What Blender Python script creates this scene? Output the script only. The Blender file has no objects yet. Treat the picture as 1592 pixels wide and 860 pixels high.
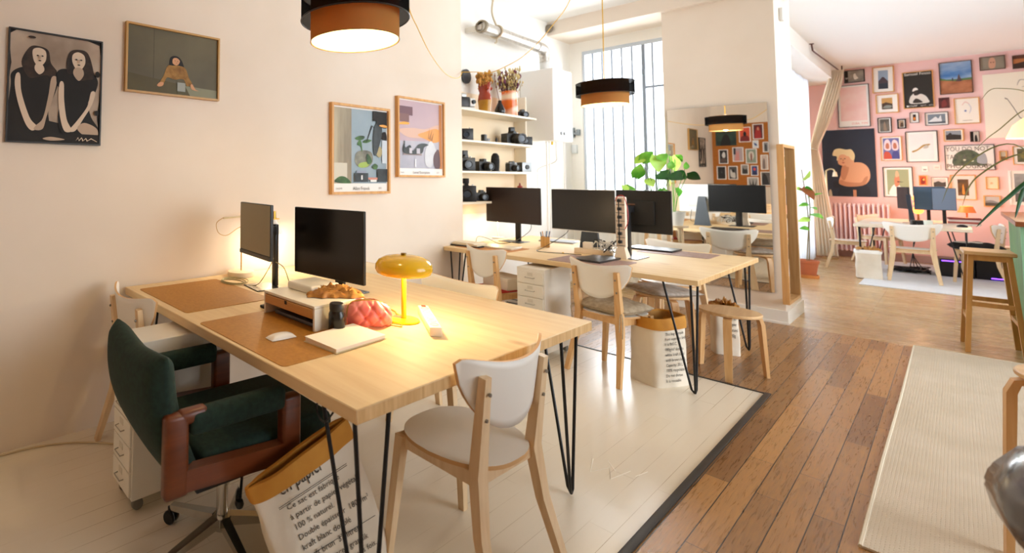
import bpy, bmesh, math, random
from mathutils import Vector, Matrix, Euler
random.seed(7)
SC = bpy.context.scene
COL = SC.collection
PI = math.pi
R = math.radians

# ------------------------------------------------------------------ camera
cam_d = bpy.data.cameras.new('camera')
cam = bpy.data.objects.new('camera', cam_d)
COL.objects.link(cam)
SC.camera = cam
FPX = 771.5654
yw, pt, rl = R(53.8163), R(2.7849), R(0.3915)
_f = Vector((-math.sin(yw) * math.cos(pt), math.cos(yw) * math.cos(pt), math.sin(pt)))
_r = Vector((math.cos(yw), math.sin(yw), 0))
_u = _r.cross(_f)
_r, _u = math.cos(rl) * _r + math.sin(rl) * _u, -math.sin(rl) * _r + math.cos(rl) * _u
M4 = Matrix(((_r.x, _u.x, -_f.x), (_r.y, _u.y, -_f.y), (_r.z, _u.z, -_f.z))).to_4x4()
M4.translation = Vector((2.8686, -1.4327, 1.3859))
cam.matrix_world = M4
cam_d.sensor_fit = 'HORIZONTAL'
cam_d.sensor_width = 36
cam_d.lens = FPX / 1592 * 36
cam_d.shift_x = 362.2031 / 1592
cam_d.shift_y = -191.9829 / 1592
cam_d.clip_start = 0.05
cam_d.clip_end = 200
cam_d.dof.use_dof = True
cam_d.dof.focus_distance = 2.5
cam_d.dof.aperture_fstop = 2.0

# ------------------------------------------------------------------ world, light, exposure
SC.view_settings.view_transform = 'Standard'
SC.view_settings.look = 'None'
SC.view_settings.gamma = 1
SC.view_settings.use_curve_mapping = False
SC.view_settings.exposure = 0.38
SC.cycles.max_bounces = 10
SC.cycles.diffuse_bounces = 6
SC.cycles.transparent_max_bounces = 16
SC.cycles.sample_clamp_indirect = 6
SC.cycles.caustics_reflective = False
SC.cycles.caustics_refractive = False
W = bpy.data.worlds.new('world')
SC.world = W
W.use_nodes = True
bg = W.node_tree.nodes['Background']
bg.inputs[0].default_value = (0.86, 0.93, 1.0, 1)
bg.inputs[1].default_value = 2.6

def area_light(name, loc, rot, sx, sy, energy, col, portal=False):
    l = bpy.data.lights.new(name, 'AREA')
    l.shape = 'RECTANGLE'
    l.size = sx
    l.size_y = sy
    l.energy = energy
    l.color = col
    if portal:
        l.cycles.is_portal = True
    o = bpy.data.objects.new(name, l)
    COL.objects.link(o)
    o.location = loc
    o.rotation_euler = rot
    return o

DAY = (0.90, 0.95, 1.0)
# daylight at the windows (each stands just outside its opening, pointing in)
area_light('daylight_window_1', (0.4, 6.9, 2.1), (R(-90), 0, 0), 1.6, 2.6, 210, DAY)
area_light('daylight_window_2', (0.5, 9.4, 1.8), (0, R(-90), 0), 3.0, 5.4, 215, DAY)
area_light('daylight_fill_right', (6.6, 4.6, 1.9), (0, R(90), 0), 2.8, 8.0, 260, DAY)  # fill from the unseen right side, added to brighten the room

def point_light(name, loc, energy, col, radius=0.04):
    l = bpy.data.lights.new(name, 'POINT')
    l.energy = energy
    l.color = col
    l.shadow_soft_size = radius
    o = bpy.data.objects.new(name, l)
    COL.objects.link(o)
    o.location = loc
    return o

WARM = (1.0, 0.76, 0.38)
WARM2 = (1.0, 0.78, 0.50)

# ------------------------------------------------------------------ materials
def lin(h):
    h = h.lstrip('#')
    out = []
    for i in (0, 2, 4):
        c = int(h[i:i + 2], 16) / 255
        out.append(c / 12.92 if c <= .04045 else ((c + .055) / 1.055) ** 2.4)
    return (*out, 1)

_mc = {}
def mat(col, rough=0.6, metal=0.0, spec=0.5, coat=0.0):
    key = (col, rough, metal, spec, coat)
    if key in _mc:
        return _mc[key]
    m = bpy.data.materials.new('surface_' + col.strip('#'))
    m.use_nodes = True
    b = m.node_tree.nodes['Principled BSDF']
    b.inputs['Base Color'].default_value = lin(col)
    b.inputs['Roughness'].default_value = rough
    b.inputs['Metallic'].default_value = metal
    b.inputs['Specular IOR Level'].default_value = spec
    b.inputs['Coat Weight'].default_value = coat
    # faint roughness variation so that no surface is perfectly uniform
    nt = m.node_tree
    tc = nt.nodes.new('ShaderNodeTexCoord')
    n = nt.nodes.new('ShaderNodeTexNoise')
    n.inputs['Scale'].default_value = 9
    nt.links.new(tc.outputs['Object'], n.inputs['Vector'])
    mr = nt.nodes.new('ShaderNodeMapRange')
    mr.inputs['To Min'].default_value = max(rough - .05, 0)
    mr.inputs['To Max'].default_value = min(rough + .05, 1)
    nt.links.new(n.outputs['Fac'], mr.inputs['Value'])
    nt.links.new(mr.outputs['Result'], b.inputs['Roughness'])
    _mc[key] = m
    return m

def blotch(c1, c2, scale=6, rough=0.7, stretch=(1, 1, 1), detail=4, lo=.35, hi=.65, bump=0, spec=.5, name='mottled'):
    """two colours mixed by noise"""
    key = ('b', c1, c2, scale, rough, stretch, detail, lo, hi, bump)
    if key in _mc:
        return _mc[key]
    m = bpy.data.materials.new(name)
    m.use_nodes = True
    nt = m.node_tree
    b = nt.nodes['Principled BSDF']
    b.inputs['Roughness'].default_value = rough
    b.inputs['Specular IOR Level'].default_value = spec
    tc = nt.nodes.new('ShaderNodeTexCoord')
    mp = nt.nodes.new('ShaderNodeMapping')
    mp.inputs['Scale'].default_value = stretch
    n = nt.nodes.new('ShaderNodeTexNoise')
    n.inputs['Scale'].default_value = scale
    n.inputs['Detail'].default_value = detail
    cr = nt.nodes.new('ShaderNodeValToRGB')
    cr.color_ramp.elements[0].position = lo
    cr.color_ramp.elements[1].position = hi
    cr.color_ramp.elements[0].color = lin(c1)
    cr.color_ramp.elements[1].color = lin(c2)
    L = nt.links.new
    L(tc.outputs['Object'], mp.inputs[0]); L(mp.outputs[0], n.inputs['Vector'])
    L(n.outputs['Fac'], cr.inputs[0]); L(cr.outputs[0], b.inputs['Base Color'])
    if bump:
        bp = nt.nodes.new('ShaderNodeBump')
        bp.inputs['Strength'].default_value = bump
        bp.inputs['Distance'].default_value = .01
        L(n.outputs['Fac'], bp.inputs['Height']); L(bp.outputs[0], b.inputs['Normal'])
    _mc[key] = m
    return m

def wood(c1, c2, axis='x', scale=5, rough=.45, knots=None, name='wood'):
    key = ('w', c1, c2, axis, scale, rough, knots)
    if key in _mc:
        return _mc[key]
    m = bpy.data.materials.new(name)
    m.use_nodes = True
    nt = m.node_tree
    b = nt.nodes['Principled BSDF']
    b.inputs['Roughness'].default_value = rough
    tc = nt.nodes.new('ShaderNodeTexCoord')
    mp = nt.nodes.new('ShaderNodeMapping')
    s = {'x': (.08, 1, 1), 'y': (1, .08, 1), 'z': (1, 1, .08)}[axis]
    mp.inputs['Scale'].default_value = s
    n = nt.nodes.new('ShaderNodeTexNoise')
    n.inputs['Scale'].default_value = scale * 6
    n.inputs['Detail'].default_value = 6
    n.inputs['Distortion'].default_value = .6
    cr = nt.nodes.new('ShaderNodeValToRGB')
    cr.color_ramp.elements[0].position = .33
    cr.color_ramp.elements[1].position = .68
    cr.color_ramp.elements[0].color = lin(c1)
    cr.color_ramp.elements[1].color = lin(c2)
    L = nt.links.new
    L(tc.outputs['Object'], mp.inputs[0]); L(mp.outputs[0], n.inputs['Vector'])
    L(n.outputs['Fac'], cr.inputs[0])
    out = cr.outputs[0]
    if knots:
        v = nt.nodes.new('ShaderNodeTexVoronoi')
        v.inputs['Scale'].default_value = 3.2
        v.inputs['Randomness'].default_value = 1
        mp2 = nt.nodes.new('ShaderNodeMapping')
        mp2.inputs['Scale'].default_value = {'x': (.55, 1, 1), 'y': (1, .55, 1), 'z': (1, 1, .55)}[axis]
        L(tc.outputs['Object'], mp2.inputs[0]); L(mp2.outputs[0], v.inputs['Vector'])
        c2r = nt.nodes.new('ShaderNodeValToRGB')
        c2r.color_ramp.elements[0].position = .03
        c2r.color_ramp.elements[1].position = .10
        c2r.color_ramp.elements[0].color = (1, 1, 1, 1)
        c2r.color_ramp.elements[1].color = (0, 0, 0, 1)
        L(v.outputs['Distance'], c2r.inputs[0])
        mx = nt.nodes.new('ShaderNodeMix')
        mx.data_type = 'RGBA'
        mul = nt.nodes.new('ShaderNodeMath'); mul.operation = 'MULTIPLY'; mul.inputs[1].default_value = .55
        L(c2r.outputs[0], mul.inputs[0]); L(mul.outputs[0], mx.inputs['Factor'])
        L(out, mx.inputs[6]); mx.inputs[7].default_value = lin(knots)
        out = mx.outputs[2]
    L(out, b.inputs['Base Color'])
    _mc[key] = m
    return m

def planks(c1, c2, seam, along='y', row=.105, length=1.3, rough=.3, seam_w=.003, broken=False, bump=.25, rvar=1.0, grain=(1.2, 16, 1), knots=False, name='planks'):
    m = bpy.data.materials.new(name)
    m.use_nodes = True
    nt = m.node_tree
    L = nt.links.new
    b = nt.nodes['Principled BSDF']
    tc = nt.nodes.new('ShaderNodeTexCoord')
    sp = nt.nodes.new('ShaderNodeSeparateXYZ')
    cb = nt.nodes.new('ShaderNodeCombineXYZ')
    L(tc.outputs['Object'], sp.inputs[0])
    if along == 'y':
        L(sp.outputs['Y'], cb.inputs[0]); L(sp.outputs['X'], cb.inputs[1])
    else:
        L(sp.outputs['X'], cb.inputs[0]); L(sp.outputs['Y'], cb.inputs[1])
    br = nt.nodes.new('ShaderNodeTexBrick')
    br.offset = .37
    br.offset_frequency = 2
    br.squash_frequency = 3
    br.squash = 1.0
    br.inputs['Scale'].default_value = 1
    br.inputs['Brick Width'].default_value = length
    br.inputs['Row Height'].default_value = row
    br.inputs['Mortar Size'].default_value = seam_w
    br.inputs['Mortar Smooth'].default_value = .3
    br.inputs['Bias'].default_value = 0
    br.inputs['Color1'].default_value = (0, 0, 0, 1)
    br.inputs['Color2'].default_value = (1, 1, 1, 1)
    br.inputs['Mortar'].default_value = (.5, .5, .5, 1)
    L(cb.outputs[0], br.inputs['Vector'])
    mp = nt.nodes.new('ShaderNodeMapping')
    mp.inputs['Scale'].default_value = grain
    L(cb.outputs[0], mp.inputs[0])
    n = nt.nodes.new('ShaderNodeTexNoise')
    n.inputs['Scale'].default_value = 3
    n.inputs['Detail'].default_value = 7
    n.inputs['Distortion'].default_value = 1.2
    L(mp.outputs[0], n.inputs['Vector'])
    # grain + plank tone
    ad = nt.nodes.new('ShaderNodeMath'); ad.operation = 'MULTIPLY_ADD'
    L(br.outputs['Color'], ad.inputs[0]); ad.inputs[1].default_value = .45
    ml = nt.nodes.new('ShaderNodeMath'); ml.operation = 'MULTIPLY'
    L(n.outputs['Fac'], ml.inputs[0]); ml.inputs[1].default_value = .75
    L(ml.outputs[0], ad.inputs[2])
    cr = nt.nodes.new('ShaderNodeValToRGB')
    cr.color_ramp.elements[0].position = .2
    cr.color_ramp.elements[1].position = .85
    cr.color_ramp.elements[0].color = lin(c1)
    cr.color_ramp.elements[1].color = lin(c2)
    L(ad.outputs[0], cr.inputs[0])
    mx = nt.nodes.new('ShaderNodeMix'); mx.data_type = 'RGBA'
    if broken:
        nb = nt.nodes.new('ShaderNodeTexNoise')
        nb.inputs['Scale'].default_value = 1.6
        L(tc.outputs['Object'], nb.inputs['Vector'])
        rb = nt.nodes.new('ShaderNodeMapRange')
        rb.inputs['From Min'].default_value = .44
        rb.inputs['From Max'].default_value = .60
        L(nb.outputs['Fac'], rb.inputs['Value'])
        mm = nt.nodes.new('ShaderNodeMath'); mm.operation = 'MULTIPLY'
        L(br.outputs['Fac'], mm.inputs[0]); L(rb.outputs[0], mm.inputs[1])
        L(mm.outputs[0], mx.inputs['Factor'])
    else:
        L(br.outputs['Fac'], mx.inputs['Factor'])
    L(cr.outputs[0], mx.inputs[6]); mx.inputs[7].default_value = lin(seam)
    col_out = mx.outputs[2]
    if knots:
        # worn dark splits along some seams, and small knots
        kn = nt.nodes.new('ShaderNodeTexNoise'); kn.inputs['Scale'].default_value = 1.0; kn.inputs['Detail'].default_value = 2
        mpk = nt.nodes.new('ShaderNodeMapping'); mpk.inputs['Scale'].default_value = (1.4, 10, 1)
        L(cb.outputs[0], mpk.inputs[0]); L(mpk.outputs[0], kn.inputs['Vector'])
        kr = nt.nodes.new('ShaderNodeMapRange'); kr.inputs['From Min'].default_value = .69; kr.inputs['From Max'].default_value = .80; kr.inputs['To Max'].default_value = .8
        L(kn.outputs['Fac'], kr.inputs['Value'])
        m2 = nt.nodes.new('ShaderNodeMix'); m2.data_type = 'RGBA'
        L(kr.outputs[0], m2.inputs['Factor']); L(col_out, m2.inputs[6]); m2.inputs[7].default_value = lin('#3a2415')
        col_out = m2.outputs[2]
    L(col_out, b.inputs['Base Color'])
    rr = nt.nodes.new('ShaderNodeMapRange')
    rr.inputs['To Min'].default_value = rough - .08 * rvar
    rr.inputs['To Max'].default_value = rough + .16 * rvar
    L(n.outputs['Fac'], rr.inputs['Value']); L(rr.outputs[0], b.inputs['Roughness'])
    bp = nt.nodes.new('ShaderNodeBump')
    bp.invert = True
    bp.inputs['Strength'].default_value = bump
    bp.inputs['Distance'].default_value = .003
    L(br.outputs['Fac'], bp.inputs['Height']); L(bp.outputs[0], b.inputs['Normal'])
    return m

def woven(c1, c2, sx=60, sy=110, rough=.95, name='woven'):
    m = bpy.data.materials.new(name)
    m.use_nodes = True
    nt = m.node_tree
    L = nt.links.new
    b = nt.nodes['Principled BSDF']
    b.inputs['Roughness'].default_value = rough
    b.inputs['Specular IOR Level'].default_value = .1
    tc = nt.nodes.new('ShaderNodeTexCoord')
    w1 = nt.nodes.new('ShaderNodeTexBrick')
    w1.inputs['Scale'].default_value = 1
    w1.inputs['Brick Width'].default_value = 1 / sx
    w1.inputs['Row Height'].default_value = 1 / sy
    w1.inputs['Mortar Size'].default_value = .0022
    w1.inputs['Mortar Smooth'].default_value = .8
    L(tc.outputs['Object'], w1.inputs['Vector'])
    n = nt.nodes.new('ShaderNodeTexNoise')
    n.inputs['Scale'].default_value = 4
    n.inputs['Detail'].default_value = 6
    L(tc.outputs['Object'], n.inputs['Vector'])
    cr = nt.nodes.new('ShaderNodeValToRGB')
    cr.color_ramp.elements[0].position = .3
    cr.color_ramp.elements[1].position = .7
    cr.color_ramp.elements[0].color = lin(c1)
    cr.color_ramp.elements[1].color = lin(c2)
    L(n.outputs['Fac'], cr.inputs[0])
    mx = nt.nodes.new('ShaderNodeMix'); mx.data_type = 'RGBA'
    L(w1.outputs['Fac'], mx.inputs['Factor']); L(cr.outputs[0], mx.inputs[6]); mx.inputs[7].default_value = lin(c1)
    L(mx.outputs[2], b.inputs['Base Color'])
    bp = nt.nodes.new('ShaderNodeBump'); bp.invert = True
    bp.inputs['Strength'].default_value = .6
    bp.inputs['Distance'].default_value = .004
    L(w1.outputs['Fac'], bp.inputs['Height']); L(bp.outputs[0], b.inputs['Normal'])
    return m

def translucent(c1, c2, fac=.45, transp=0.0, name='fabric_shade'):
    m = bpy.data.materials.new(name)
    m.use_nodes = True
    nt = m.node_tree
    L = nt.links.new
    nt.nodes.remove(nt.nodes['Principled BSDF'])
    d = nt.nodes.new('ShaderNodeBsdfDiffuse'); d.inputs[0].default_value = lin(c1)
    t = nt.nodes.new('ShaderNodeBsdfTranslucent'); t.inputs[0].default_value = lin(c2)
    mx = nt.nodes.new('ShaderNodeMixShader'); mx.inputs[0].default_value = fac
    L(d.outputs[0], mx.inputs[1]); L(t.outputs[0], mx.inputs[2])
    out = mx.outputs[0]
    if transp:
        tr = nt.nodes.new('ShaderNodeBsdfTransparent')
        m2 = nt.nodes.new('ShaderNodeMixShader'); m2.inputs[0].default_value = transp
        L(out, m2.inputs[1]); L(tr.outputs[0], m2.inputs[2])
        out = m2.outputs[0]
    L(out, nt.nodes['Material Output'].inputs[0])
    return m

def glass_thin(name='window_glass'):
    m = bpy.data.materials.new(name)
    m.use_nodes = True
    nt = m.node_tree
    L = nt.links.new
    nt.nodes.remove(nt.nodes['Principled BSDF'])
    t = nt.nodes.new('ShaderNodeBsdfTransparent')
    g = nt.nodes.new('ShaderNodeBsdfGlossy'); g.inputs['Roughness'].default_value = .02
    fr = nt.nodes.new('ShaderNodeFresnel'); fr.inputs[0].default_value = 1.45
    mx = nt.nodes.new('ShaderNodeMixShader')
    L(fr.outputs[0], mx.inputs[0]); L(t.outputs[0], mx.inputs[1]); L(g.outputs[0], mx.inputs[2])
    L(mx.outputs[0], nt.nodes['Material Output'].inputs[0])
    return m

def emit(col, strength, name='lit'):
    m = bpy.data.materials.new(name)
    m.use_nodes = True
    b = m.node_tree.nodes['Principled BSDF']
    b.inputs['Base Color'].default_value = lin(col)
    b.inputs['Emission Color'].default_value = lin(col)
    b.inputs['Emission Strength'].default_value = strength
    return m

# ------------------------------------------------------------------ geometry helpers
class MB:
    """collects shapes into one mesh"""
    def __init__(s):
        s.bm = bmesh.new(); s.mats = []
    def mi(s, m):
        if m is None:
            return 0
        if m not in s.mats:
            s.mats.append(m)
        return s.mats.index(m)
    def face(s, pts, m=None, smooth=False):
        vs = [s.bm.verts.new(p) for p in pts]
        f = s.bm.faces.new(vs); f.material_index = s.mi(m); f.smooth = smooth
        return f
    def box(s, x0, x1, y0, y1, z0, z1, m=None, bev=0, T=None, seg=2):
        tb = bmesh.new()
        v = [tb.verts.new((x, y, z)) for x in (x0, x1) for y in (y0, y1) for z in (z0, z1)]
        for q in ((0, 1, 3, 2), (4, 6, 7, 5), (0, 4, 5, 1), (2, 3, 7, 6), (0, 2, 6, 4), (1, 5, 7, 3)):
            tb.faces.new([v[i] for i in q])
        if bev:
            bmesh.ops.bevel(tb, geom=tb.edges[:], offset=bev, segments=seg, affect='EDGES', profile=.5)
        s.merge(tb, m, T, smooth=bool(bev >= .012 and seg >= 3))
    def merge(s, tb, m=None, T=None, smooth=None):
        if T is not None:
            bmesh.ops.transform(tb, matrix=T, verts=tb.verts[:])
        mi = s.mi(m)
        mp = {}
        for v in tb.verts:
            mp[v] = s.bm.verts.new(v.co)
        for f in tb.faces:
            try:
                nf = s.bm.faces.new([mp[v] for v in f.verts])
                nf.material_index = mi
                nf.smooth = f.smooth if smooth is None else smooth
            except ValueError:
                pass
        tb.free()
    def sweep(s, pts, wa, wb=None, m=None, ref=Vector((0, 0, 1)), smooth=False, n=4, closed=False):
        """cross-section along a polyline; wa/wb half sizes (number or list); n=4 rectangle, else ellipse"""
        pts = [Vector(p) for p in pts]
        N = len(pts)
        if wb is None: wb = wa
        A = wa if isinstance(wa, (list, tuple)) else [wa] * N
        B = wb if isinstance(wb, (list, tuple)) else [wb] * N
        mi = s.mi(m)
        rings = []
        prev = None
        for i, p in enumerate(pts):
            if closed:
                t = (pts[(i + 1) % N] - pts[i - 1])
            else:
                t = (pts[min(i + 1, N - 1)] - pts[max(i - 1, 0)])
            t.normalize()
            if prev is None:
                r = ref if abs(t.dot(ref)) < .98 else Vector((1, 0, 0))
                a = t.cross(r).normalized()
            else:
                a = (prev - t * prev.dot(t))
                if a.length < 1e-6: a = t.cross(ref)
                a.normalize()
            prev = a
            b = t.cross(a).normalized()
            if n == 4:
                cs = [(-1, -1), (1, -1), (1, 1), (-1, 1)]
            else:
                cs = [(math.cos(2 * PI * k / n), math.sin(2 * PI * k / n)) for k in range(n)]
            rings.append([s.bm.verts.new(p + a * (c[0] * A[i]) + b * (c[1] * B[i])) for c in cs])
        m_ = len(rings[0])
        rng = range(N) if closed else range(N - 1)
        for i in rng:
            r0, r1 = rings[i], rings[(i + 1) % N]
            for k in range(m_):
                f = s.bm.faces.new((r0[k], r0[(k + 1) % m_], r1[(k + 1) % m_], r1[k]))
                f.material_index = mi; f.smooth = smooth or n != 4
        if not closed:
            for r, rev in ((rings[0], True), (rings[-1], False)):
                f = s.bm.faces.new(list(reversed(r)) if rev else r); f.material_index = mi
    def tube(s, pts, r, m=None, n=8, closed=False):
        s.sweep(pts, r, None, m, n=n, closed=closed)
    def lathe(s, prof, n=24, m=None, c=(0, 0, 0), T=None, smooth=True, cap=False, sx=1, sy=1):
        tb = bmesh.new()
        rings = []
        for (r, z) in prof:
            if r < 1e-6:
                rings.append([tb.verts.new((c[0], c[1], c[2] + z))])
            else:
                rings.append([tb.verts.new((c[0] + sx * r * math.cos(2 * PI * k / n), c[1] + sy * r * math.sin(2 * PI * k / n), c[2] + z)) for k in range(n)])
        for a, b in zip(rings, rings[1:]):
            for k in range(n):
                k2 = (k + 1) % n
                if len(a) == 1 and len(b) == 1: continue
                if len(a) == 1: tb.faces.new((a[0], b[k], b[k2]))
                elif len(b) == 1: tb.faces.new((a[k], a[k2], b[0]))
                else: tb.faces.new((a[k], a[k2], b[k2], b[k]))
        if cap:
            for rg in (rings[0], rings[-1]):
                if len(rg) > 1: tb.faces.new(rg)
        s.merge(tb, m, T, smooth=smooth)
    def cyl(s, p0, p1, r, m=None, n=16, r2=None):
        s.sweep([p0, p1], [r, r if r2 is None else r2], None, m, n=n)
    def prism(s, poly, y0, y1, m=None, T=None, bev=0):
        """polygon in XZ extruded along Y"""
        tb = bmesh.new()
        a = [tb.verts.new((x, y0, z)) for x, z in poly]
        b = [tb.verts.new((x, y1, z)) for x, z in poly]
        tb.faces.new(a); tb.faces.new(list(reversed(b)))
        for i in range(len(poly)):
            j = (i + 1) % len(poly)
            tb.faces.new((a[j], a[i], b[i], b[j]))
        if bev:
            bmesh.ops.bevel(tb, geom=tb.edges[:], offset=bev, segments=2, affect='EDGES')
        s.merge(tb, m, T, smooth=False)
    def slab(s, poly, z0, z1, m=None, T=None, bev=0):
        """polygon in XY extruded along Z"""
        tb = bmesh.new()
        a = [tb.verts.new((x, y, z0)) for x, y in poly]
        b = [tb.verts.new((x, y, z1)) for x, y in poly]
        tb.faces.new(list(reversed(a))); tb.faces.new(b)
        for i in range(len(poly)):
            j = (i + 1) % len(poly)
            tb.faces.new((a[i], a[j], b[j], b[i]))
        if bev:
            bmesh.ops.bevel(tb, geom=[e for e in tb.edges], offset=bev, segments=2, affect='EDGES')
        s.merge(tb, m, T, smooth=False)
    def grid(s, fn, nu, nv, m=None, smooth=True, thick=0, closed_u=False):
        tb = bmesh.new()
        V = [[tb.verts.new(fn(i / nu, j / nv)) for j in range(nv + 1)] for i in range(nu + (0 if closed_u else 1))]
        for i in range(nu):
            for j in range(nv):
                i2 = (i + 1) % len(V)
                try: tb.faces.new((V[i][j], V[i2][j], V[i2][j + 1], V[i][j + 1]))
                except ValueError: pass
        if thick:
            bmesh.ops.recalc_face_normals(tb, faces=tb.faces[:])
            bmesh.ops.solidify(tb, geom=tb.faces[:], thickness=thick)
        s.merge(tb, m, None, smooth=smooth)
    def build(s, name, m=None, parent=None, loc=None, rot=None, recalc=True, sub=0):
        if recalc:
            bmesh.ops.recalc_face_normals(s.bm, faces=s.bm.faces[:])
        me = bpy.data.meshes.new(name)
        s.bm.to_mesh(me); s.bm.free()
        me.set_sharp_from_angle(angle=R(42))
        if m is not None and not s.mats:
            me.materials.append(m)
        for x in s.mats: me.materials.append(x)
        o = bpy.data.objects.new(name, me)
        COL.objects.link(o)
        if parent is not None: o.parent = parent
        if loc is not None: o.location = loc
        if rot is not None: o.rotation_euler = rot
        if sub:
            md = o.modifiers.new('smooth', 'SUBSURF'); md.levels = sub; md.render_levels = sub
        return o

def tag(o, label=None, cat=None, group=None, kind=None):
    if label: o['label'] = label
    if cat: o['category'] = cat
    if group: o['group'] = group
    if kind: o['kind'] = kind
    return o

def thing(name, label, cat, loc=(0, 0, 0), rz=0, group=None):
    o = bpy.data.objects.new(name, None)
    COL.objects.link(o)
    o.location = loc
    o.rotation_euler = (0, 0, rz)
    return tag(o, label, cat, group)

def struct(o):
    o['kind'] = 'structure'
    return o

KIDS = {}
def copy_tree(root, loc, rz, label=None, group=None, cat=None):
    kids = {}
    for o in COL.objects:
        if o.parent is not None:
            kids.setdefault(o.parent.name, []).append(o)
    def rec(o, parent):
        c = o.copy()
        COL.objects.link(c)
        if parent is not None: c.parent = parent
        for k in kids.get(o.name, []): rec(k, c)
        return c
    r = rec(root, None)
    r.location = loc
    r.rotation_euler = (0, 0, rz)
    if label: r['label'] = label
    if group: r['group'] = group
    if cat: r['category'] = cat
    return r

def lerp(a, b, t): return a + (b - a) * t

def spline(P, n=8, closed=False):
    P = [Vector(p) for p in P]
    out = []
    N = len(P)
    rng = range(N if closed else N - 1)
    for i in rng:
        p0 = P[(i - 1) % N] if closed or i > 0 else P[0]
        p1 = P[i]; p2 = P[(i + 1) % N]
        p3 = P[(i + 2) % N] if closed or i + 2 < N else P[-1]
        for k in range(n):
            t = k / n
            out.append(.5 * ((2 * p1) + (-p0 + p2) * t + (2 * p0 - 5 * p1 + 4 * p2 - p3) * t * t + (-p0 + 3 * p1 - 3 * p2 + p3) * t ** 3))
    if not closed: out.append(P[-1])
    return out

def text_mb(body, size, m, align='LEFT', width=None, shear=0, line=1.0):
    """lettering as a mesh in the XZ plane facing -Y; returns MB"""
    cu = bpy.data.curves.new('lettering', 'FONT')
    cu.body = body
    cu.size = size
    cu.align_x = align
    cu.space_line = line
    cu.resolution_u = 2
    o = bpy.data.objects.new('lettering_tmp', cu)
    me = bpy.data.meshes.new_from_object(o)
    mb = MB()
    mb.bm.from_mesh(me)
    if len(mb.bm.verts):
        xs = [v.co.x for v in mb.bm.verts]
        k = 1
        if width: k = width / (max(xs) - min(xs))
        for v in mb.bm.verts:
            v.co = Vector((v.co.x * k, 0, v.co.y))
    mb.mats = [m]
    for f in mb.bm.faces: f.material_index = 0
    bpy.data.objects.remove(o); bpy.data.meshes.remove(me); bpy.data.curves.remove(cu)
    return mb

# ================================================================== THE ROOM
WALL = blotch('#e3d5c4', '#eaddce', 1.2, .85, bump=.02, name='wall_paint')
WALLC = mat('#eeebe4', .8)
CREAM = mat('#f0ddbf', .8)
WHITE = mat('#f2efe8', .5)
PINK = blotch('#efc4c2', '#f3cdca', 1.0, .8, name='pink_paint')
CEIL = mat('#f0efec', .9)
FL_PAINT = planks('#e6dac4', '#e8ddc9', '#a8906a', 'y', .088, 1.3, .24, .0011, broken=True, bump=.06, rvar=.2, name='painted_planks')
FL_WOOD = planks('#603c1e', '#b4834c', '#24170d', 'y', .088, 1.0, .26, .0022, grain=(2.2, 34, 1), knots=True, name='old_wood_planks')
FL_FAR = planks('#a98558', '#cfae80', '#8a6a42', 'x', .085, 1.4, .22, .0014, grain=(1.6, 26, 1), name='light_wood_planks')

fb = MB()
def fl(x0, x1, y0, y1, m):
    fb.face([(x0, y0, 0), (x1, y0, 0), (x1, y1, 0), (x0, y1, 0)], m)
PX, PY, BY = 2.081, 3.080, 5.37
fl(-.45, PX, -1.8, PY, FL_PAINT)
fl(PX, 6.4, -1.8, BY, FL_WOOD)
fl(-.45, PX, PY, BY, FL_WOOD)
fl(-.45, 6.4, BY, 12.7, FL_FAR)
struct(fb.build('floor', recalc=False))

b = MB(); b.box(-.45, 6.4, -1.8, 12.7, 3.47, 3.6); struct(b.build('ceiling', CEIL))
b = MB()
b.box(-.45, 0, -1.8, 2.895, 0, 3.47)
b.box(-.45, -.3, 2.895, 6.2, 0, 3.47)
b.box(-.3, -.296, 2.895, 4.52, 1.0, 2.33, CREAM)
b.mats = [WALL, CREAM, WALLC]
for f in b.bm.faces: pass
wl = b.build('wall_left')
n6 = len(wl.data.polygons)
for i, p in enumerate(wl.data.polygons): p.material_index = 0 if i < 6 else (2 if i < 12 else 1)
struct(wl)
b = MB()                                    # wall round the first window, behind the second desk
b.box(-.45, -.15, 5.95, 6.2, 0, 3.47); b.box(-.15, .93, 5.95, 6.2, 0, .92); b.box(-.15, .93, 5.95, 6.2, 3.15, 3.47)
struct(b.build('wall_window', WALLC))
b = MB(); b.box(.93, 1.845, 5.387, 6.2, 0, 3.47); struct(b.build('wall_pier', WALL))
b = MB(); b.box(-.3, 1.845, 5.30, 5.95, 3.285, 3.47); struct(b.build('trim_beam', WALL))
b = MB(); b.box(1.2, 1.6, 6.2, 12.5, 3.22, 3.47); struct(b.build('trim_soffit', WALLC))
b = MB()
b.box(1.0, 1.2, 6.2, 6.7, 0, 3.47); b.box(1.0, 1.2, 12.1, 12.5, 0, 3.47); b.box(1.0, 1.2, 6.7, 12.1, 3.15, 3.47); b.box(1.0, 1.2, 6.7, 12.1, 0, .12)
struct(b.build('wall_far_left', WALLC))
b = MB(); b.box(1.0, 6.4, 12.5, 12.7, 0, 3.47); struct(b.build('wall_pink', PINK))
b = MB()
b.box(6.2, 6.4, -1.8, .8, 0, 3.47); b.box(6.2, 6.4, 8.4, 12.7, 0, 3.47); b.box(6.2, 6.4, .8, 8.4, 0, .5); b.box(6.2, 6.4, .8, 8.4, 3.3, 3.47)
struct(b.build('wall_right', WALLC))
b = MB(); b.box(-.45, 6.4, -1.8, -1.65, 0, 3.47); struct(b.build('wall_rear', WALL))
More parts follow.
